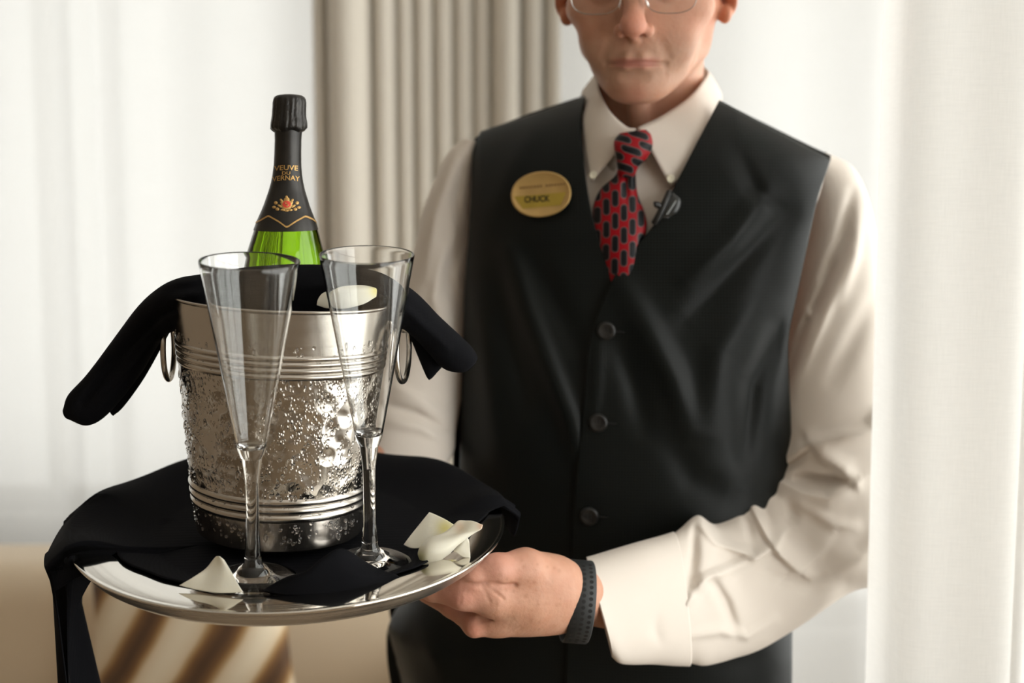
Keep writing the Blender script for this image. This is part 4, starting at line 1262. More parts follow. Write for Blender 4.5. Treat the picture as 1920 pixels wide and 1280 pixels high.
c = paint(c, 0.55 * np.exp(-((q[:, 0] - 930) ** 2 + (q[:, 1] - 1060) ** 2) / 60 ** 2), (0.58, 0.285, 0.225))
c = paint(c, 0.65 * np.exp(-((q[:, 0] - 855) ** 2 + (q[:, 1] - 1120) ** 2) / 45 ** 2), (0.60, 0.28, 0.22))
c = paint(c, 0.50 * np.exp(-((q[:, 0] - 888) ** 2 + (q[:, 1] - 1185) ** 2) / 22 ** 2), (0.62, 0.25, 0.19))
c = paint(c, 0.45 * np.exp(-((q[:, 0] - 990) ** 2 + (q[:, 1] - 1140) ** 2) / 60 ** 2), (0.44, 0.235, 0.14))
for _ in range(60):
    sx, sy, sr = rng.uniform(930, 1060), rng.uniform(1050, 1180), rng.uniform(1.5, 4.0)
    c = paint(c, 0.35 * np.exp(-((q[:, 0] - sx) ** 2 + (q[:, 1] - sy) ** 2) / sr ** 2), (0.34, 0.16, 0.085))
body_parts.append((V, F, c))

# ---- the other hand, flat under the tray behind the bucket
def tw(x, y, z): return tl(x, y, z)
palm = tw(-0.02, 0.075, -0.022)
def sd_hand2(p):
    d = s_cone(p, P(632, 982, 1.297), tw(0.03, 0.125, -0.036), 0.023, 0.020)
    d = smin(d, s_cone(p, tw(0.03, 0.120, -0.036), tw(-0.02, 0.07, -0.030), 0.019, 0.016), 0.02)
    d = smin(d, s_cone(p, tw(0.05, 0.10, -0.031), tw(0.005, 0.055, -0.028), 0.016, 0.0145), 0.016)
    d = smin(d, s_cone(p, tw(0.02, 0.125, -0.031), tw(-0.035, 0.09, -0.028), 0.016, 0.0145), 0.016)
    for (x0, y0, x1, y1, r) in ((-0.008, 0.052, -0.035, 0.010, .0088), (-0.02, 0.062, -0.058, 0.020, .0092), (-0.033, 0.076, -0.074, 0.040, .0088), (-0.042, 0.092, -0.078, 0.066, .0078), (0.045, 0.085, 0.040, 0.035, .0100)):
        d = smin(d, s_cone(p, tw(x0, y0, -0.027), tw(x1, y1, -0.0235), r, r * 0.85), 0.005)
    return d
V, F = mesh_sdf(sd_hand2, palm - 0.22, palm + 0.24, 0.0022)
body_parts.append((V, F, np.tile(SKIN, (len(V), 1))))
# ---- torso and arms under the clothes
SH_L, EL_L = P(1560, 400, 1.455), P(1570, 985, 1.352)
SH_R, EL_R = P(870, 360, 1.480), P(790, 760, 1.430)
WR_R = P(632, 982, 1.297)
def sd_core(p):
    d = s_ell(p, (0.14, 1.445, 1.30), (0.150, 0.080, 0.22))
    d = smin(d, s_ell(p, (0.125, 1.445, 1.02), (0.150, 0.090, 0.20)), 0.05)
    d = smin(d, s_cone(p, (0.03, 1.47, 1.455), (0.27, 1.45, 1.445), 0.045, 0.045), 0.05)
    d = smin(d, s_cone(p, h2w(NB), P(1210, 420, 1.45), 0.05, 0.06), 0.04)
    d = smin(d, s_cone(p, SH_L, EL_L, 0.036, 0.028), 0.03); d = smin(d, s_cone(p, EL_L, P(1200, 1142, 1.192), 0.028, 0.022), 0.02)
    d = smin(d, s_cone(p, SH_R, EL_R, 0.036, 0.026), 0.03); d = smin(d, s_cone(p, EL_R, WR_R, 0.026, 0.022), 0.02)
    for s in (-1, 1):
        d = smin(d, s_cone(p, (0.10 + s * 0.085, 1.46, 0.90), (0.10 + s * 0.095, 1.47, 0.48), 0.075, 0.05), 0.05)
        d = smin(d, s_cone(p, (0.10 + s * 0.095, 1.47, 0.48), (0.10 + s * 0.10, 1.50, 0.09), 0.048, 0.034), 0.02)
    return d
V, F = mesh_sdf(sd_core, (-0.26, 1.06, 0.03), (0.46, 1.62, 1.60), 0.008, 1)
body_parts.append((V, F, np.tile(SKIN, (len(V), 1))))
Vb, Fb, Cb, o_ = [], [], [], 0
for v, f, c in body_parts:
    Vb.append(v); Fb.append(np.asarray(f) + o_); Cb.append(c); o_ += len(v)
mk('body', np.vstack(Vb), np.vstack(Fb), M_skin, person, colr=np.vstack(Cb), label='man\'s head and hands, bare skin')

# ---- hair: short grey crop around the skull
nrm = np.zeros_like(HV)
a_, b_, c_ = HV[HF[:, 0]], HV[HF[:, 1]], HV[HF[:, 2]]
fn = np.cross(b_ - a_, c_ - a_)
for k in range(4): np.add.at(nrm, HF[:, k], fn)
nrm /= np.linalg.norm(nrm, axis=1)[:, None] + 1e-12
x, y, z = HV.T
hair_w = np.maximum(smooth01(z, 0.070 + 0.0 * y, 0.082) * (y < -0.02) * 1.0, smooth01(z - 0.9 * (-0.01 - y).clip(-0.09, 0.05), 0.03, 0.045)) * (1 - smooth01(np.abs(x), 0.083, 0.086) * (z < 0.06))
hair_w = np.where((z < 0.06) & (np.abs(y - 0.015) < 0.045) & (np.abs(x) > 0.074), 0, hair_w)
sel = hair_w > 0.25
fs = HF[sel[HF].all(1)]
used = np.unique(fs); remap = -np.ones(len(HV), int); remap[used] = np.arange(len(used))
hv = HV[used] + nrm[used] * (-0.0008 + 0.0045 * hair_w[used] * (0.7 + 0.6 * vnoise(HV[used] * np.array([1.0, 0.35, 0.35]), 420, 3)))[:, None]
M_hair = pbr('short_grey_hair', (0.36, 0.33, 0.30), 0.7, bump=(700, 1.0, 0.004), var=0.45, varscale=420)
mk('hair', h2w(hv), remap[fs], M_hair, person)
for s in (-1, 1):   # brows
    bw = np.array([(s * t, -0.0985 + 0.55 * (t - 0.01) ** 1.2 * 0.9, 0.0445 + 0.004 * math.sin((t - 0.012) / 0.035 * 2.6)) for t in np.linspace(0.012, 0.047, 14)])
    mk('eyebrow', *tube(h2w(bw), np.concatenate([[0.001], np.linspace(0.0035, 0.0020, 12), [0.0006]]), 8), M_hair, person)

# ---- spectacles
M_wire = pbr('thin_steel_wire', (0.40, 0.38, 0.35), 0.25, metal=1.0, var=0.02)
m, nd, lk, b = new_mat('spectacle_lens')
M_lens = m
b.inputs['Base Color'].default_value = (0.97, 0.97, 0.97, 1); b.inputs['Roughness'].default_value = 0.0; b.inputs['IOR'].default_value = 1.45; b.inputs['Transmission Weight'].default_value = 1.0
_t = nd.new('ShaderNodeTexNoise'); _t.inputs['Scale'].default_value = 90
_r = nd.new('ShaderNodeMapRange'); _r.inputs['To Max'].default_value = 0.02; lk.new(_t.outputs['Fac'], _r.inputs['Value']); lk.new(_r.outputs[0], b.inputs['Roughness'])
spec = mk('spectacles', *tube(h2w([(-0.012, -0.117, 0.026), (-0.007, -0.1195, 0.0295), (0, -0.120, 0.031), (0.007, -0.1195, 0.0295), (0.012, -0.117, 0.026)]), 0.0009, 8), M_wire, person, label='thin rimmed spectacles')
for s in (-1, 1):
    a = np.linspace(0, 2 * np.pi, 48, endpoint=False)
    e = 2 / 2.6
    lx_ = s * (0.0350 + 0.0235 * np.sign(np.cos(a)) * np.abs(np.cos(a)) ** e); lz_ = 0.0215 + 0.0175 * np.sign(np.sin(a)) * np.abs(np.sin(a)) ** e
    ly_ = -0.1165 + 0.20 * (np.abs(lx_) - 0.012) ** 1.0 * 0.35
    ring = np.stack([lx_, ly_, lz_], 1)
    mk('rim', *tube(h2w(ring), 0.00045, 8, closed=True), M_wire, spec)
    cen = ring.mean(0)
    f_ = h2w(cen + (ring - cen) * 0.985); bk_ = h2w(cen + (ring - cen) * 0.985 + np.array([0, 0.0014, 0]))
    Vl = np.vstack([f_, bk_]); n_ = 48
    Fl = [tuple(range(n_)), tuple(range(n_, 2 * n_))[::-1]] + [(i, n_ + i, n_ + (i + 1) % n_, (i + 1) % n_) for i in range(n_)]
    mk('lens', Vl, Fl, M_lens, spec, smooth=False)
    mk('temple', *tube(h2w(catmull([(s * 0.0585, -0.107, 0.030), (s * 0.066, -0.100, 0.031), (s * 0.0755, -0.05, 0.034), (s * 0.0815, 0.0, 0.036), (s * 0.0840, 0.018, 0.030)], 24)), 0.0009, 8), M_wire, spec)
    mk('nose_pad', *tube(h2w([(s * 0.0115, -0.1085, 0.0175), (s * 0.0120, -0.1075, 0.0135), (s * 0.0130, -0.1060, 0.0100)]), [0.0014, 0.0022, 0.0014], 8), M_lens, spec)

# ================================================================ clothes
M_shirt = weave('cream_poplin', (0.655, 0.592, 0.530), (0.715, 0.655, 0.592), 520, rough=0.8, sheen=0.15, strength=0.12, dist=0.0002)
m, nd, lk, b = new_mat('dark_nailhead_wool')
M_vest = m
b.inputs['Roughness'].default_value = 0.42; b.inputs['Sheen Weight'].default_value = 0.0; b.inputs['Sheen Roughness'].default_value = 0.35; b.inputs['Specular IOR Level'].default_value = 0.18
tc = nd.new('ShaderNodeTexCoord')
wvs = []
for d_ in 'XZ':
    wv = nd.new('ShaderNodeTexWave'); wv.bands_direction = d_; wv.inputs['Scale'].default_value = 98; wv.inputs['Distortion'].default_value = 0.25; wv.inputs['Detail'].default_value = 0
    lk.new(tc.outputs['Object'], wv.inputs['Vector']); wvs.append(wv)
mu = nd.new('ShaderNodeMath'); mu.operation = 'MULTIPLY'; lk.new(wvs[0].outputs['Fac'], mu.inputs[0]); lk.new(wvs[1].outputs['Fac'], mu.inputs[1])
mx = nd.new('ShaderNodeMix'); mx.data_type = 'RGBA'; mx.inputs[6].default_value = (0.0018, 0.0024, 0.0023, 1); mx.inputs[7].default_value = (0.014, 0.0190, 0.0180, 1)
lk.new(mu.outputs[0], mx.inputs[0]); lk.new(mx.outputs[2], b.inputs['Base Color'])
bp = nd.new('ShaderNodeBump'); bp.inputs['Strength'].default_value = 0.3; bp.inputs['Distance'].default_value = 0.0004
lk.new(mu.outputs[0], bp.inputs['Height']); lk.new(bp.outputs['Normal'], b.inputs['Normal'])
M_lining = pbr('black_satin_lining', (0.008, 0.008, 0.009), 0.35, var=0.1, varscale=30)
M_btn = pbr('black_horn_button', (0.012, 0.012, 0.012), 0.28, bump=(300, 0.1, 0.0004), var=0.3, varscale=200)
M_shbtn = pbr('pearl_button', (0.62, 0.58, 0.46), 0.3, var=0.1, varscale=200)

# ---- shirt body (front and back of the torso)
NX, NZ = 61, 61
uu = np.linspace(-1, 1, NX); vv = np.linspace(0, 1, NZ)
def torso_shell(off, back):
    V = np.zeros((NX, NZ, 3))
    for j, v_ in enumerate(vv):
        zz0 = 0.89 + v_ * 0.67
        for i, u_ in enumerate(uu):
            x_ = None
            zt = zz0
            for _ in range(3):
                xl, xr = np.interp(zt, TZ, TXL) - off, np.interp(zt, TZ, TXR) + off
                x_ = (xl + xr) / 2 + 0.92 * (xr - xl) / 2 * math.sin(u_ * math.pi / 2)
                top = np.interp(x_, STX, STZ) + off
                if not back: top = min(top, 1.490 + 0.55 * abs(x_ - 0.135))
                zt = 0.89 + v_ * (top - 0.0005 - 0.89)
            V[i, j] = (x_, float(torso_y(x_, zt, off, back)), zt)
    return V.reshape(-1, 3)
fr_, bk_ = torso_shell(-0.004, False), torso_shell(-0.004, True)
shirt = mk('shirt', *join((fr_, [f[::-1] for f in gridF(NX, NZ)]), (bk_, gridF(NX, NZ))), M_shirt, person, label='cream long-sleeved dress shirt')

# ---- sleeves
fR = [
    ([(1478, 640), (1492, 606), (1508, 584), (1524, 594), (1512, 622), (1488, 660)], 7, 0.0055),
    ([(1560, 500), (1530, 570), (1500, 640), (1472, 720), (1462, 748)], 8, -0.0065),
    ([(1590, 470), (1555, 560), (1520, 640), (1490, 720)], 14, 0.0065),
    ([(1610, 400), (1600, 480), (1575, 560)], 13, 0.005),
    ([(1600, 360), (1578, 450), (1545, 520)], 11, -0.005),
    ([(1640, 560), (1600, 640), (1560, 710)], 18, -0.004),
    ([(1514, 828), (1560, 816), (1625, 800), (1655, 760)], 11, 0.011, 1),
    ([(1514, 826), (1536, 856), (1575, 880), (1592, 900)], 9, 0.009, -1),
    ([(1500, 895), (1540, 902), (1585, 903)], 10, -0.013),
    ([(1455, 860), (1490, 845), (1508, 830)], 9, 0.006),
    ([(1460, 885), (1490, 868), (1508, 850)], 6, -0.006),
    ([(1398, 900), (1450, 898), (1500, 919), (1545, 928), (1590, 905)], 11, 0.011, 1),
    # forearm
    ([(1397, 902), (1407, 946), (1437, 1004), (1460, 1036), (1498, 1072)], 9, 0.010, -1),
    ([(1420, 930), (1440, 975), (1446, 1002)], 12, -0.008),
    ([(1312, 966), (1316, 986), (1342, 1014), (1411, 1038), (1440, 1022), (1482, 984)], 8, 0.008),
    ([(1390, 960), (1405, 985), (1412, 1012)], 9, -0.008),
    ([(1303, 985), (1303, 1040), (1296, 1100)], 9, -0.009),
    ([(1283, 1132), (1300, 1100), (1318, 1078), (1390, 1048), (1440, 1024)], 7, 0.008, 1),
    ([(1478, 935), (1490, 968), (1470, 1000)], 9, -0.005),
    ([(1470, 930), (1520, 955), (1560, 980), (1600, 985)], 12, 0.005),
    ([(1560, 1000), (1530, 1040), (1480, 1075)], 12, 0.005, 1),
    ([(1335, 1085), (1362, 1130), (1380, 1185)], 10, -0.006),
    ([(1300, 1190), (1350, 1180), (1400, 1190), (1450, 1160)], 10, 0.004),
    ([(1440, 1075), (1520, 1100), (1580, 1090)], 14, -0.004),
    ([(1560, 1075), (1620, 1040), (1650, 990)], 16, 0.004),
]
st = [(1500, 350, 1545, 285, 1.450, 0.040), (1492, 420, 1600, 318, 1.446, 0.050), (1482, 520, 1634, 410, 1.428, 0.055), (1470, 640, 1650, 560, 1.402, 0.056), (1452, 775, 1668, 740, 1.372, 0.055),
      (1440, 865, 1690, 900, 1.356, 0.053), (1422, 897, 1702, 1020, 1.350, 0.052), (1402, 900, 1662, 1085, 1.342, 0.052), (1393, 912, 1590, 1108, 1.335, 0.052), (1393, 950, 1500, 1166, 1.305, 0.049), (1345, 984, 1425, 1212, 1.275, 0.047),
      (1310, 968, 1370, 1232, 1.250, 0.046), (1278, 992, 1322, 1244, 1.228, 0.044), (1262, 1006, 1292, 1240, 1.215, 0.042)]
V, F = silhouette_tube(st, 260, 200, 2.1, front=lambda x, y: 1.5 * folds(x, y, fR), capr=False)
V = V + (vnoise(V, 28, 9) * 0.0012)[:, None] * np.array([0, 1, 0.3])
mk('sleeve', V, F, M_shirt, shirt)
# cuff with a rounded corner and a button
st = [(1266, 1003, 1290, 1240, 1.214, 0.043), (1240, 1011, 1262, 1239, 1.200, 0.042), (1200, 1022, 1222, 1236, 1.182, 0.0415), (1150, 1037, 1184, 1236, 1.163, 0.041), (1118, 1047, 1162, 1233, 1.151, 0.041), (1101, 1052, 1149, 1222, 1.145, 0.041)]
V, F = silhouette_tube(st, 60, 96, 2.2, front=lambda x, y: folds(x, y, [([(1235, 1200), (1225, 1180), (1232, 1160)], 10, -0.002), ([(1150, 1060), (1180, 1140), (1195, 1220)], 30, 0.001)]), capr=False)
cuff = mk('cuff', V, F, M_shirt, shirt, solid=0.0022, offset=-1)
def disc_button(center, nrm_, r, th, mat, parent, name='button', holes=True):
    nrm_ = np.asarray(nrm_, float) / np.linalg.norm(nrm_)
    pr = [(0.0001, th * 0.75), (r * 0.55, th * 0.72), (r * 0.72, th), (r * 0.9, th * 1.0), (r, th * 0.6), (r, 0.0), (0.0001, 0.0)]
    o = lathe(name, pr, center, nrm_, mat, parent, 32, ref=[0, 0, 1.0])
    return o
disc_button(P(1210, 1210, 1.1535), (-0.1, -1, -0.6), 0.0052, 0.0016, M_shbtn, cuff)
st = [(905, 270, 868, 262, 1.475, 0.035), (898, 330, 838, 290, 1.475, 0.045), (892, 420, 800, 375, 1.472, 0.052), (885, 520, 775, 470, 1.465, 0.055), (876, 620, 755, 560, 1.452, 0.056), (868, 720, 722, 655, 1.435, 0.056), (856, 800, 690, 750, 1.415, 0.056),
      (846, 858, 668, 850, 1.390, 0.054), (800, 880, 648, 930, 1.360, 0.050), (740, 895, 632, 985, 1.330, 0.045), (690, 915, 610, 1015, 1.305, 0.040), (650, 940, 590, 1035, 1.290, 0.036)]
fL = [([(850, 300), (815, 400), (800, 520)], 14, 0.005), ([(868, 440), (840, 520), (868, 600)], 12, -0.006), ([(830, 470), (815, 560), (850, 640)], 12, 0.006), ([(780, 640), (820, 680), (862, 700)], 12, 0.005), ([(735, 720), (790, 745), (850, 790)], 12, 0.007, 1),
      ([(730, 790), (790, 800), (845, 830)], 12, 0.006), ([(725, 760), (780, 775), (840, 810)], 9, -0.006), ([(870, 300), (855, 380), (862, 430)], 10, -0.004)]
V, F = silhouette_tube(st, 200, 120, 2.1, front=lambda x, y: folds(x, y, fL), capr=False)
mk('sleeve', V, F, M_shirt, shirt)

# ---- collar
Ftop = [(1192, 242, 1.318), (1174, 238, 1.322), (1146, 213, 1.336), (1128, 182, 1.360), (1121, 158, 1.395), (1122, 132, 1.450), (1165, 112, 1.492), (1222, 106, 1.502), (1290, 112, 1.492), (1326, 132, 1.450), (1316, 156, 1.392), (1287, 188, 1.352), (1236, 221, 1.330), (1196, 240, 1.319)]
Lbot = [(1109, 341, 0), (1103, 322, 0), (1097, 270, 0), (1093, 225, 0), (1092, 196, 1.425), (1098, 165, 1.470), (1160, 152, 1.520), (1222, 150, 1.532), (1290, 152, 1.520), (1346, 168, 1.470), (1352, 200, 1.420), (1345, 245, 0), (1318, 310, 0), (1257, 352, 0)]
ft, lb = [], []
for a in Ftop: ft.append(P(*a))
for a in Lbot: lb.append(on_torso(a[0], a[1], 0.003) if a[2] == 0 else P(*a))
ft, lb = catmull(np.array(ft), 120), catmull(np.array(lb), 120)
t = np.linspace(0, 1, 16)[:, None, None]
G = ft[None] * (1 - t) + lb[None] * t
G[..., 1] -= (0.006 * np.sin(np.pi * t[..., 0]) ** 0.8)
band = ft + np.array([0, 0.006, -0.004]); band_lo = ft * 0.55 + lb * 0.45 + np.array([0, 0.010, -0.02])
Gb = np.stack([band * (1 - s) + band_lo * s for s in np.linspace(0, 1, 6)])
Gall = np.concatenate([Gb[::-1], G])
mk('collar', Gall.reshape(-1, 3), gridF(len(Gall), 120), M_shirt, shirt, solid=0.0016)
disc_button(on_torso(1257, 335, 0.011), (-0.1, -1, 0.1), 0.0042, 0.0012, M_shbtn, shirt)
disc_button(on_torso(1112, 328, 0.011), (-0.1, -1, 0.1), 0.0042, 0.0012, M_shbtn, shirt)

# ---- tie
m, nd, lk, b = new_mat('red_patterned_silk')
M_tie = m
uvn = nd.new('ShaderNodeUVMap'); sp = nd.new('ShaderNodeSeparateXYZ'); lk.new(uvn.outputs[0], sp.inputs[0])
def MN(op, a, c=None):
    n = nd.new('ShaderNodeMath'); n.operation = op
    for i, v in enumerate((a, c)):
        if v is None: continue
        if isinstance(v, (int, float)): n.inputs[i].default_value = v
        else: lk.new(v, n.inputs[i])
    return n.outputs[0]
CW, CH = 0.0088, 0.0235            # staggered columns of upright lozenges, black ones on red with a grey line around
cu_ = MN('DIVIDE', sp.outputs[0], CW)
ci_ = MN('FLOOR', cu_)
fx_ = MN('MULTIPLY', MN('SUBTRACT', MN('SUBTRACT', cu_, ci_), 0.5), CW)
cv_ = MN('ADD', MN('DIVIDE', sp.outputs[1], CH), MN('MULTIPLY', ci_, 0.37))
fy_ = MN('MULTIPLY', MN('SUBTRACT', MN('FRACT', cv_), 0.5), CH)
dy_ = MN('MAXIMUM', MN('SUBTRACT', MN('ABSOLUTE', fy_), 0.0052), 0.0)
dd_ = MN('SUBTRACT', MN('SQRT', MN('ADD', MN('MULTIPLY', fx_, fx_), MN('MULTIPLY', dy_, dy_))), 0.0031)
rp = nd.new('ShaderNodeValToRGB')
for i, (p_, c_) in enumerate([(0.0, (0.006, 0.007, 0.009)), (0.44, (0.006, 0.007, 0.009)), (0.50, (0.10, 0.075, 0.075)), (0.56, (0.10, 0.075, 0.075)), (0.62, (0.26, 0.002, 0.007)), (1.0, (0.26, 0.002, 0.007))]):
    e = rp.color_ramp.elements[i] if i < 2 else rp.color_ramp.elements.new(p_)
    e.position = p_; e.color = (*c_, 1)
lk.new(MN('ADD', MN('MULTIPLY', dd_, 130.0), 0.5), rp.inputs['Fac']); lk.new(rp.outputs['Color'], b.inputs['Base Color'])
b.inputs['Roughness'].default_value = 0.45; b.inputs['Specular IOR Level'].default_value = 0.2
tie = thing('necktie', on_torso(1160, 420, 0.012), 'tmp', 'tmp')
for k in ('label', 'category'): del tie[k]
tie.parent = person; tie.location = Vector((ORG[tie.name] - ORG['person']).tolist()); tie['label'] = 'red and black patterned necktie'
st = [(1162, 250, 1212, 243, 1.308, 0.010), (1152, 262, 1221, 254, 1.304, 0.013), (1151, 275, 1223, 276, 1.301, 0.0145), (1155, 295, 1213, 296, 1.300, 0.0135), (1157, 312, 1198, 312, 1.301, 0.011), (1159, 324, 1191, 325, 1.303, 0.008), (1162, 332, 1187, 333, 1.306, 0.004)]
V, F = silhouette_tube(st, 40, 40, 2.3, front=lambda x, y: folds(x, y, [([(1152, 285), (1215, 272)], 5, 0.0015), ([(1155, 305), (1205, 295)], 4, -0.001)]))
q = (V - V.mean(0))
uvk = np.stack([q[:, 2] * 0.9 + 0.3 * q[:, 0], q[:, 0] * 0.8 + 0.2], 1)
mk('knot', V, F, M_tie, tie, uv=uvk)
L_ = [(1160, 318), (1153, 333), (1126, 357), (1114, 388), (1114, 415), (1120, 445), (1136, 495), (1148, 540)]
R_e = [(1190, 318), (1190, 330), (1193, 363), (1207, 400), (1211, 425), (1206, 450), (1200, 495), (1196, 540)]
Lc, Rc = catmull(L_, 60), catmull(R_e, 60)
nu_ = 40
u = np.linspace(0, 1, nu_)
gx = Lc[:, None, 0] * (1 - u) + Rc[:, None, 0] * u; gy = Lc[:, None, 1] * (1 - u) + Rc[:, None, 1] * u
pts_ = on_torso(gx, gy, 0.004)
bulge = 0.011 * (np.sin(np.pi * u) ** 0.6)[None] * (1 - 0.3 * smooth01(gy, 450, 540)) + 0.002
bulge = bulge - 0.006 * np.exp(-((gx - 1172) / 6.0) ** 2) * (1 - smooth01(gy, 330, 400))
pts_[..., 1] -= bulge
uvb = np.stack([(gx - 1160) * 0.00056, (gy - 420) * 0.00056], -1)
mk('blade', pts_.reshape(-1, 3), [f[::-1] for f in gridF(60, nu_)], M_tie, tie, uv=uvb.reshape(-1, 2), solid=0.0025, offset=0)

# ---- vest
vest = thing('vest', (0.13, 1.43, 0.84), 'tmp', 'tmp')
for k in ('label', 'category'): del vest[k]
vest.parent = person; vest.location = Vector((ORG[vest.name] - ORG['person']).tolist()); vest['label'] = 'dark green-grey checked vest'
PR = [((1348, 190), (1556, 299)), ((1311, 260), (1531, 372)), ((1264, 351), (1511, 462)), ((1235, 409), (1493, 548)), ((1192, 464), (1477, 630)), ((1148, 526), (1477, 705)), ((1107, 633), (1480, 780)), ((1096, 742), (1482, 860)), ((1085, 852), (1483, 940)), ((1077, 940), (1483, 1010)), ((1072, 1040), (1483, 1090)), ((1063, 1208), (1483, 1230)), ((1058, 1350), (1482, 1352))]
PL = [((1098, 184), (903, 248)), ((1090, 229), (888, 290)), ((1095, 308), (885, 370)), ((1107, 388), (880, 450)), ((1125, 455), (874, 530)), ((1146, 516), (871, 605)), ((1152, 633), (868, 700)), ((1140, 742), (866, 800)), ((1130, 852), (862, 900)), ((1122, 940), (842, 985)), ((1115, 1040), (786, 1080)), ((1105, 1200), (727, 1190)), ((1100, 1350), (744, 1352))]
vR = [([(1172, 545), (1215, 620), (1262, 710), (1290, 800)], 26, 0.009), ([(1160, 640), (1190, 720), (1210, 800)], 24, -0.006), ([(1470, 400), (1400, 480), (1330, 560), (1290, 600)], 24, -0.006), ([(1440, 360), (1370, 450), (1290, 520)], 22, 0.006), ([(1420, 560), (1350, 660), (1330, 800)], 30, 0.006),
      ([(1455, 620), (1410, 720), (1395, 850)], 22, -0.008), ([(1380, 280), (1420, 360), (1470, 400)], 18, -0.004), ([(1250, 820), (1300, 900), (1360, 930)], 28, -0.004), ([(1120, 640), (1118, 720), (1110, 790)], 14, 0.003), ([(1190, 1180), (1300, 1190), (1420, 1200)], 30, 0.005)]
vL = [([(955, 470), (985, 570), (1035, 700), (1070, 790), (1082, 850)], 20, 0.009), ([(935, 520), (960, 640), (990, 760)], 22, -0.006), ([(1000, 480), (1050, 580), (1100, 680)], 24, -0.005), ([(900, 560), (915, 700), (930, 850)], 20, 0.005), ([(760, 1120), (800, 1180), (830, 1260)], 22, 0.007), ([(1000, 250), (960, 320), (920, 420)], 22, 0.003)]
def vest_panel(name, pairs, off, rel, flipf):
    I = catmull([p[0] for p in pairs], 150); O = catmull([p[1] for p in pairs], 150)
    u = np.linspace(0, 1, 110)
    gx = I[:, None, 0] * (1 - u) + O[:, None, 0] * u; gy = I[:, None, 1] * (1 - u) + O[:, None, 1] * u
    # relief fades at the edges
    pts_ = on_torso(gx, gy, off)
    fade = np.minimum(1, u / 0.04) * np.minimum(1, (1 - u) / 0.06)
    pts_[..., 1] -= folds(gx, gy, rel) * fade
    F = gridF(150, 110)
    if flipf: F = [f[::-1] for f in F]
    return mk(name, pts_.reshape(-1, 3), F, M_vest, vest, solid=0.0035, offset=0, bevel=0)
vest_panel('front_panel', PL, 0.0075, vL, True)
vest_panel('front_panel', PR, 0.0125, vR, False)
Vk = np.zeros((61, 61, 3))
for j, v_ in enumerate(np.linspace(0, 1, 61)):
    for i, u_ in enumerate(np.linspace(-1, 1, 61)):
        zt = 1.3
        for _ in range(4):
            inset = 0.012 * smooth01(zt, 1.22, 1.34)
            xl, xr = np.interp(zt, TZ, TXL) - 0.008 + inset, np.interp(zt, TZ, TXR) + 0.002 - inset
            x_ = (xl + xr) / 2 + (xr - xl) / 2 * math.sin(u_ * math.pi / 2)
            zt = 0.83 + v_ * (np.interp(x_, STX, STZ) + 0.006 - 0.83)
        Vk[i, j] = (x_, float(torso_y(x_, zt, 0.010, True)), zt)
mk('back_panel', Vk.reshape(-1, 3), gridF(61, 61), M_lining, vest, solid=0.002)
for xa_, xb_, of_ in ((-0.030, 0.076, 0.0010), (0.245, 0.336, -0.0015)):     # shoulder seams joining front to back
    G_ = np.zeros((24, 15, 3))
    for i, x_ in enumerate(np.linspace(xa_, xb_, 24)):
        top_ = np.interp(x_, STX, STZ) + of_
        for j, k_ in enumerate(np.linspace(-1, 1, 15)):
            z_ = top_ - 0.0004 - 0.034 * abs(k_) ** 2
            G_[i, j] = (x_, float(torso_y(x_, z_, of_, k_ > 0)), z_)
    mk('shoulder_seam', G_.reshape(-1, 3), gridF(24, 15), M_vest, vest, solid=0.002)
for (bx_, by_) in ((1137, 620), (1122, 792), (1105, 967), (1094, 1150)):
    c_ = on_torso(bx_, by_, 0.0150)
    bt = disc_button(c_, (-0.12, -1, -0.05), 0.0098, 0.0034, M_btn, vest)
    for dx_, dz_ in ((-1, -1), (1, -1), (-1, 1), (1, 1)):
        h0 = c_ + np.array([dx_ * 0.0016, -0.0024, dz_ * 0.0016])
        mk('thread', *tube([h0 + [0, 0.001, 0], h0 - [0, 0.0012, 0]], 0.0008, 6), M_lining, bt)
    sl = on_torso(np.linspace(bx_ + 4, bx_ + 34, 12), by_ + np.linspace(0, 3, 12), 0.0150)
    mk('buttonhole', *tube(sl, 0.0008, 6), M_lining, vest)

# ---- name badge
M_badge = pbr('brushed_gold_badge', (0.52, 0.34, 0.125), 0.38, metal=0.35, bump=(40, 0.05, 0.001), var=0.06, varscale=60)
M_badge2 = pbr('yellow_badge_strip', (0.42, 0.30, 0.045), 0.40, metal=0.25, var=0.05, varscale=60)
M_ink = pbr('dark_badge_ink', (0.018, 0.016, 0.003), 0.6, var=0.1, varscale=300)
M_ink2 = pbr('brown_badge_ink', (0.26, 0.15, 0.045), 0.6, var=0.1, varscale=300)
bc = on_torso(1014.5, 364, 0.0165)
bn = np.cross(on_torso(1050, 364, 0.0165) - on_torso(980, 364, 0.0165), on_torso(1014, 340, 0.0165) - on_torso(1014, 390, 0.0165)); bn /= np.linalg.norm(bn)
if bn[1] > 0: bn = -bn
def badge_pt(dx, dy, h):
    """badge-plane point from pixel offsets (right, down)"""
    dx, dy = np.broadcast_arrays(np.asarray(dx, float), np.asarray(dy, float))
    ray = P(1014.5 + dx, 364 + dy, 1.0) - CAM
    t = ((bc + bn * h - CAM) @ bn) / (ray @ bn)
    return CAM + ray * t[..., None]
a = np.linspace(0, 2 * np.pi, 64, endpoint=False)
def oval(k, tilt=-0.13, rx_=56.5, ry_=42.5):
    e_ = 2 / 2.12
    x_ = k * rx_ * np.sign(np.cos(a)) * np.abs(np.cos(a)) ** e_; y_ = k * ry_ * np.sign(np.sin(a)) * np.abs(np.sin(a)) ** e_
    return x_ * math.cos(tilt) - y_ * math.sin(tilt), x_ * math.sin(tilt) + y_ * math.cos(tilt)
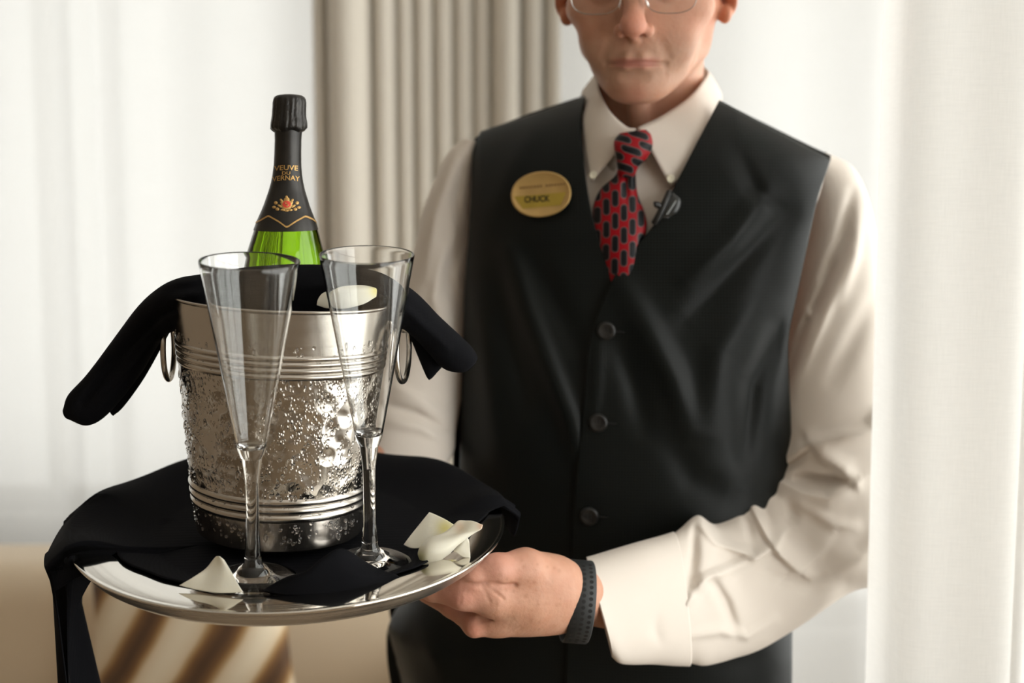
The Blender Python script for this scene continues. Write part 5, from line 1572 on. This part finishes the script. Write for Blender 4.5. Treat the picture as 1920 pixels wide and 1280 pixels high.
rings = [badge_pt(*oval(1.0), -0.002), badge_pt(*oval(1.0), 0.0008), badge_pt(*oval(0.985), 0.0016), badge_pt(*oval(0.93), 0.0018), badge_pt(*oval(0.91), 0.0013), badge_pt(*oval(0.5), 0.0013), badge_pt(*oval(0.01), 0.0013)]
badge = mk('name_badge', np.vstack(rings), gridF(7, 64, False, True), M_badge, person, label='oval gold name badge')
xs_ = np.linspace(-48, 48, 30)
tilt = -0.09
def strip_edge(y0_, xs_):
    return np.stack([xs_, y0_ + tilt * xs_], 1)
lim = lambda yy: 56.5 * 0.88 * np.sqrt(np.maximum(0, 1 - (yy / 42.5 / 0.9) ** 2))
top_ = np.stack([np.linspace(-lim(2) - 1, lim(-6) - 2, 30), np.zeros(30)], 1); top_[:, 1] = 0 + tilt * top_[:, 0]
bot_ = np.stack([np.linspace(-lim(26) + 2, lim(22) - 4, 30), np.zeros(30)], 1); bot_[:, 1] = 24 + tilt * bot_[:, 0]
mk('strip', np.vstack([badge_pt(top_[:, 0], top_[:, 1], 0.0016), badge_pt(bot_[:, 0], bot_[:, 1], 0.0016)]), [(i, 30 + i, 31 + i, i + 1) for i in range(29)], M_badge2, badge, smooth=False)
V2, F2 = text_mesh('CHUCK', 17, bold=0.45); V2[:, 0] *= 48 / np.ptp(V2[:, 0]); V2[:, 1] *= 0.95
mk('lettering', badge_pt(-8 + V2[:, 0], 9 - V2[:, 1] + tilt * (V2[:, 0] - 8) * 0.6, 0.0019), F2, M_ink, badge, smooth=False)

ln = []
for k in range(16):
    x0_ = -40 + k * 5.4
    if k == 8: continue
    xs2 = np.array([x0_, x0_ + 3.8, x0_ + 3.8, x0_]); ys2 = np.array([-17.5, -17.5, -13.0, -13.0]) + tilt * xs2
    ln.append((badge_pt(xs2, ys2, 0.0016), [(0, 3, 2, 1)]))
mk('printed_line', *join(*ln), M_ink2, badge, smooth=False)

# ---- lapel microphone
M_mic = pbr('black_microphone_plastic', (0.006, 0.006, 0.006), 0.4, var=0.2, varscale=200)
M_clip = pbr('smoky_clip', (0.03, 0.032, 0.032), 0.2, metal=0.3, var=0.2, varscale=100)
M_clip2 = pbr('pale_clip_edge', (0.16, 0.17, 0.17), 0.25, metal=0.3, var=0.1, varscale=100)
mic = mk('lapel_microphone', *tube(catmull([on_torso(1256, 358, 0.016), on_torso(1250, 372, 0.021), on_torso(1242, 390, 0.022), on_torso(1232, 410, 0.020), on_torso(1226, 420, 0.017)], 24), [0.0022] + [0.0036] * 22 + [0.0022], 12), M_mic, person, label='small black clip-on microphone')
mk('capsule', *tube(catmull([on_torso(1238, 388, 0.022), on_torso(1232, 383, 0.024), on_torso(1226, 384, 0.025)], 10), [0.0022] + [0.0034] * 8 + [0.0018], 12), M_mic, mic)
yq = float(on_torso(1256, 385, 0.0175)[1])
mk('clip', *silhouette_tube([(1258, 359, 1263, 362, yq, 0.001), (1252, 370, 1275, 371, yq, 0.0022), (1244, 384, 1277, 384, yq - .001, 0.0026), (1237, 398, 1269, 399, yq - .001, 0.0026), (1233, 409, 1254, 409, yq, 0.0018)], 24, 20), M_clip, mic)
Vq = np.array([on_torso(*p_, 0.0205) for p_ in ((1267, 375), (1259, 388), (1250, 402))])
mk('clip_arm', *tube(catmull(Vq, 12), [0.0008] + [0.0014] * 10 + [0.0008], 10), M_clip2, mic)
stp = np.array([P(1093, 184, 1.44), P(1090, 192, 1.41), P(1089, 202, 1.395), P(1092, 214, 1.388), P(1089, 226, 1.384)])
mk('collar_clip', *tube(catmull(stp, 24), np.interp(np.linspace(0, 1, 24), [0, .25, .5, .7, 1], [.004, .0055, .0035, .0055, .003]), 12), M_mic, person)

# ---- wristband with rows of perforations
M_band = pbr('black_rubber_band', (0.016, 0.018, 0.019), 0.55, bump=(500, 0.1, 0.0003), var=0.15, varscale=90)
M_hole = pbr('band_perforation', (0.004, 0.003, 0.003), 0.7, var=0.2, varscale=200)
wc = P(1082, 1127, 1.117)
wax = P(1130, 1124, 1.120) - P(1050, 1118, 1.116); wax /= np.linalg.norm(wax)
wup = np.array([0, 0, 1.0]) - wax * wax[2]; wup /= np.linalg.norm(wup); wfr = np.cross(wax, wup)
wup = P(1090, 1050, 1.12) - P(1076, 1206, 1.12); wup -= wax * (wup @ wax); wup /= np.linalg.norm(wup); wfr = np.cross(wax, wup)
if wfr[1] > 0: wfr = -wfr
def band_pt(a, s, h=0.0):
    a = np.asarray(a, float)
    return wc + np.outer(np.cos(a) * (0.0370 + h), wup) + np.outer(np.sin(a) * (0.0315 + h), wfr) + np.outer(np.broadcast_to(s, a.shape), wax)
aa = np.linspace(0, 2 * np.pi, 120, endpoint=False)
prof = [(-0.0112, 0.0), (-0.0118, 0.0010), (-0.0105, 0.0020), (0.0105, 0.0020), (0.0118, 0.0010), (0.0112, 0.0)]
rows_ = [band_pt(aa, s_, h_) for s_, h_ in prof]
wrist = mk('wristband', np.vstack(rows_), gridF(6, 120, True, True), M_band, person, label='black perforated rubber wristband')
hv_, hf_, o_ = [], [], 0
for r_, s_ in enumerate((-0.0068, 0.0, 0.0068)):
    for k in range(20):
        a0 = 0.25 + (k + (0.5 if r_ == 1 else 0)) * 0.140
        if a0 > 2.62: continue
        tt = np.linspace(0, 2 * np.pi, 10, endpoint=False)
        ring_ = band_pt(a0 + 0.046 * np.cos(tt), s_ + 0.0019 * np.sin(tt), 0.0022)
        mk('perforation', ring_, [tuple(range(10))], M_hole, wrist, smooth=False)
tail = np.vstack([band_pt([2.75 + 0.03 * k], 0.0, 0.004 + 0.0015 * k) for k in range(6)])

# ---- trousers and shoes below the frame
M_trs = weave('black_trouser_wool', (0.006, 0.006, 0.007), (0.012, 0.012, 0.013), 300, rough=0.85, sheen=0.1)
def sd_trs(p):
    d = s_ell(p, (0.10, 1.45, 0.86), (0.195, 0.115, 0.14))
    for s in (-1, 1):
        d = smin(d, s_cone(p, (0.10 + s * 0.085, 1.46, 0.80), (0.10 + s * 0.10, 1.475, 0.45), 0.100, 0.075), 0.03)
        d = smin(d, s_cone(p, (0.10 + s * 0.10, 1.475, 0.45), (0.10 + s * 0.105, 1.50, 0.06), 0.074, 0.062), 0.02)
    return smax(smax(d, p[:, 2] - 0.905, 0.005), 0.035 - p[:, 2], 0.005)
V, F = mesh_sdf(sd_trs, (-0.16, 1.28, 0.0), (0.36, 1.64, 0.96), 0.008, 1)
mk('trousers', V, F, M_trs, person, label='black trousers')
M_shoe = pbr('black_shoe_leather', (0.01, 0.01, 0.01), 0.3, bump=(120, 0.1, 0.001), var=0.2, varscale=60)
for s in (-1, 1):
    def sd_sh(p, s=s):
        x_ = 0.10 + s * 0.105
        d = s_ell(p, (x_, 1.43, 0.03), (0.046, 0.135, 0.045))
        d = smin(d, s_ell(p, (x_, 1.505, 0.055), (0.040, 0.055, 0.055)), 0.03)
        return smax(d, 0.002 - p[:, 2], 0.004)
    V, F = mesh_sdf(sd_sh, (0.10 + s * 0.105 - 0.07, 1.26, -0.02), (0.10 + s * 0.105 + 0.07, 1.60, 0.13), 0.005, 1)
    mk('shoe', V, F, M_shoe, person)
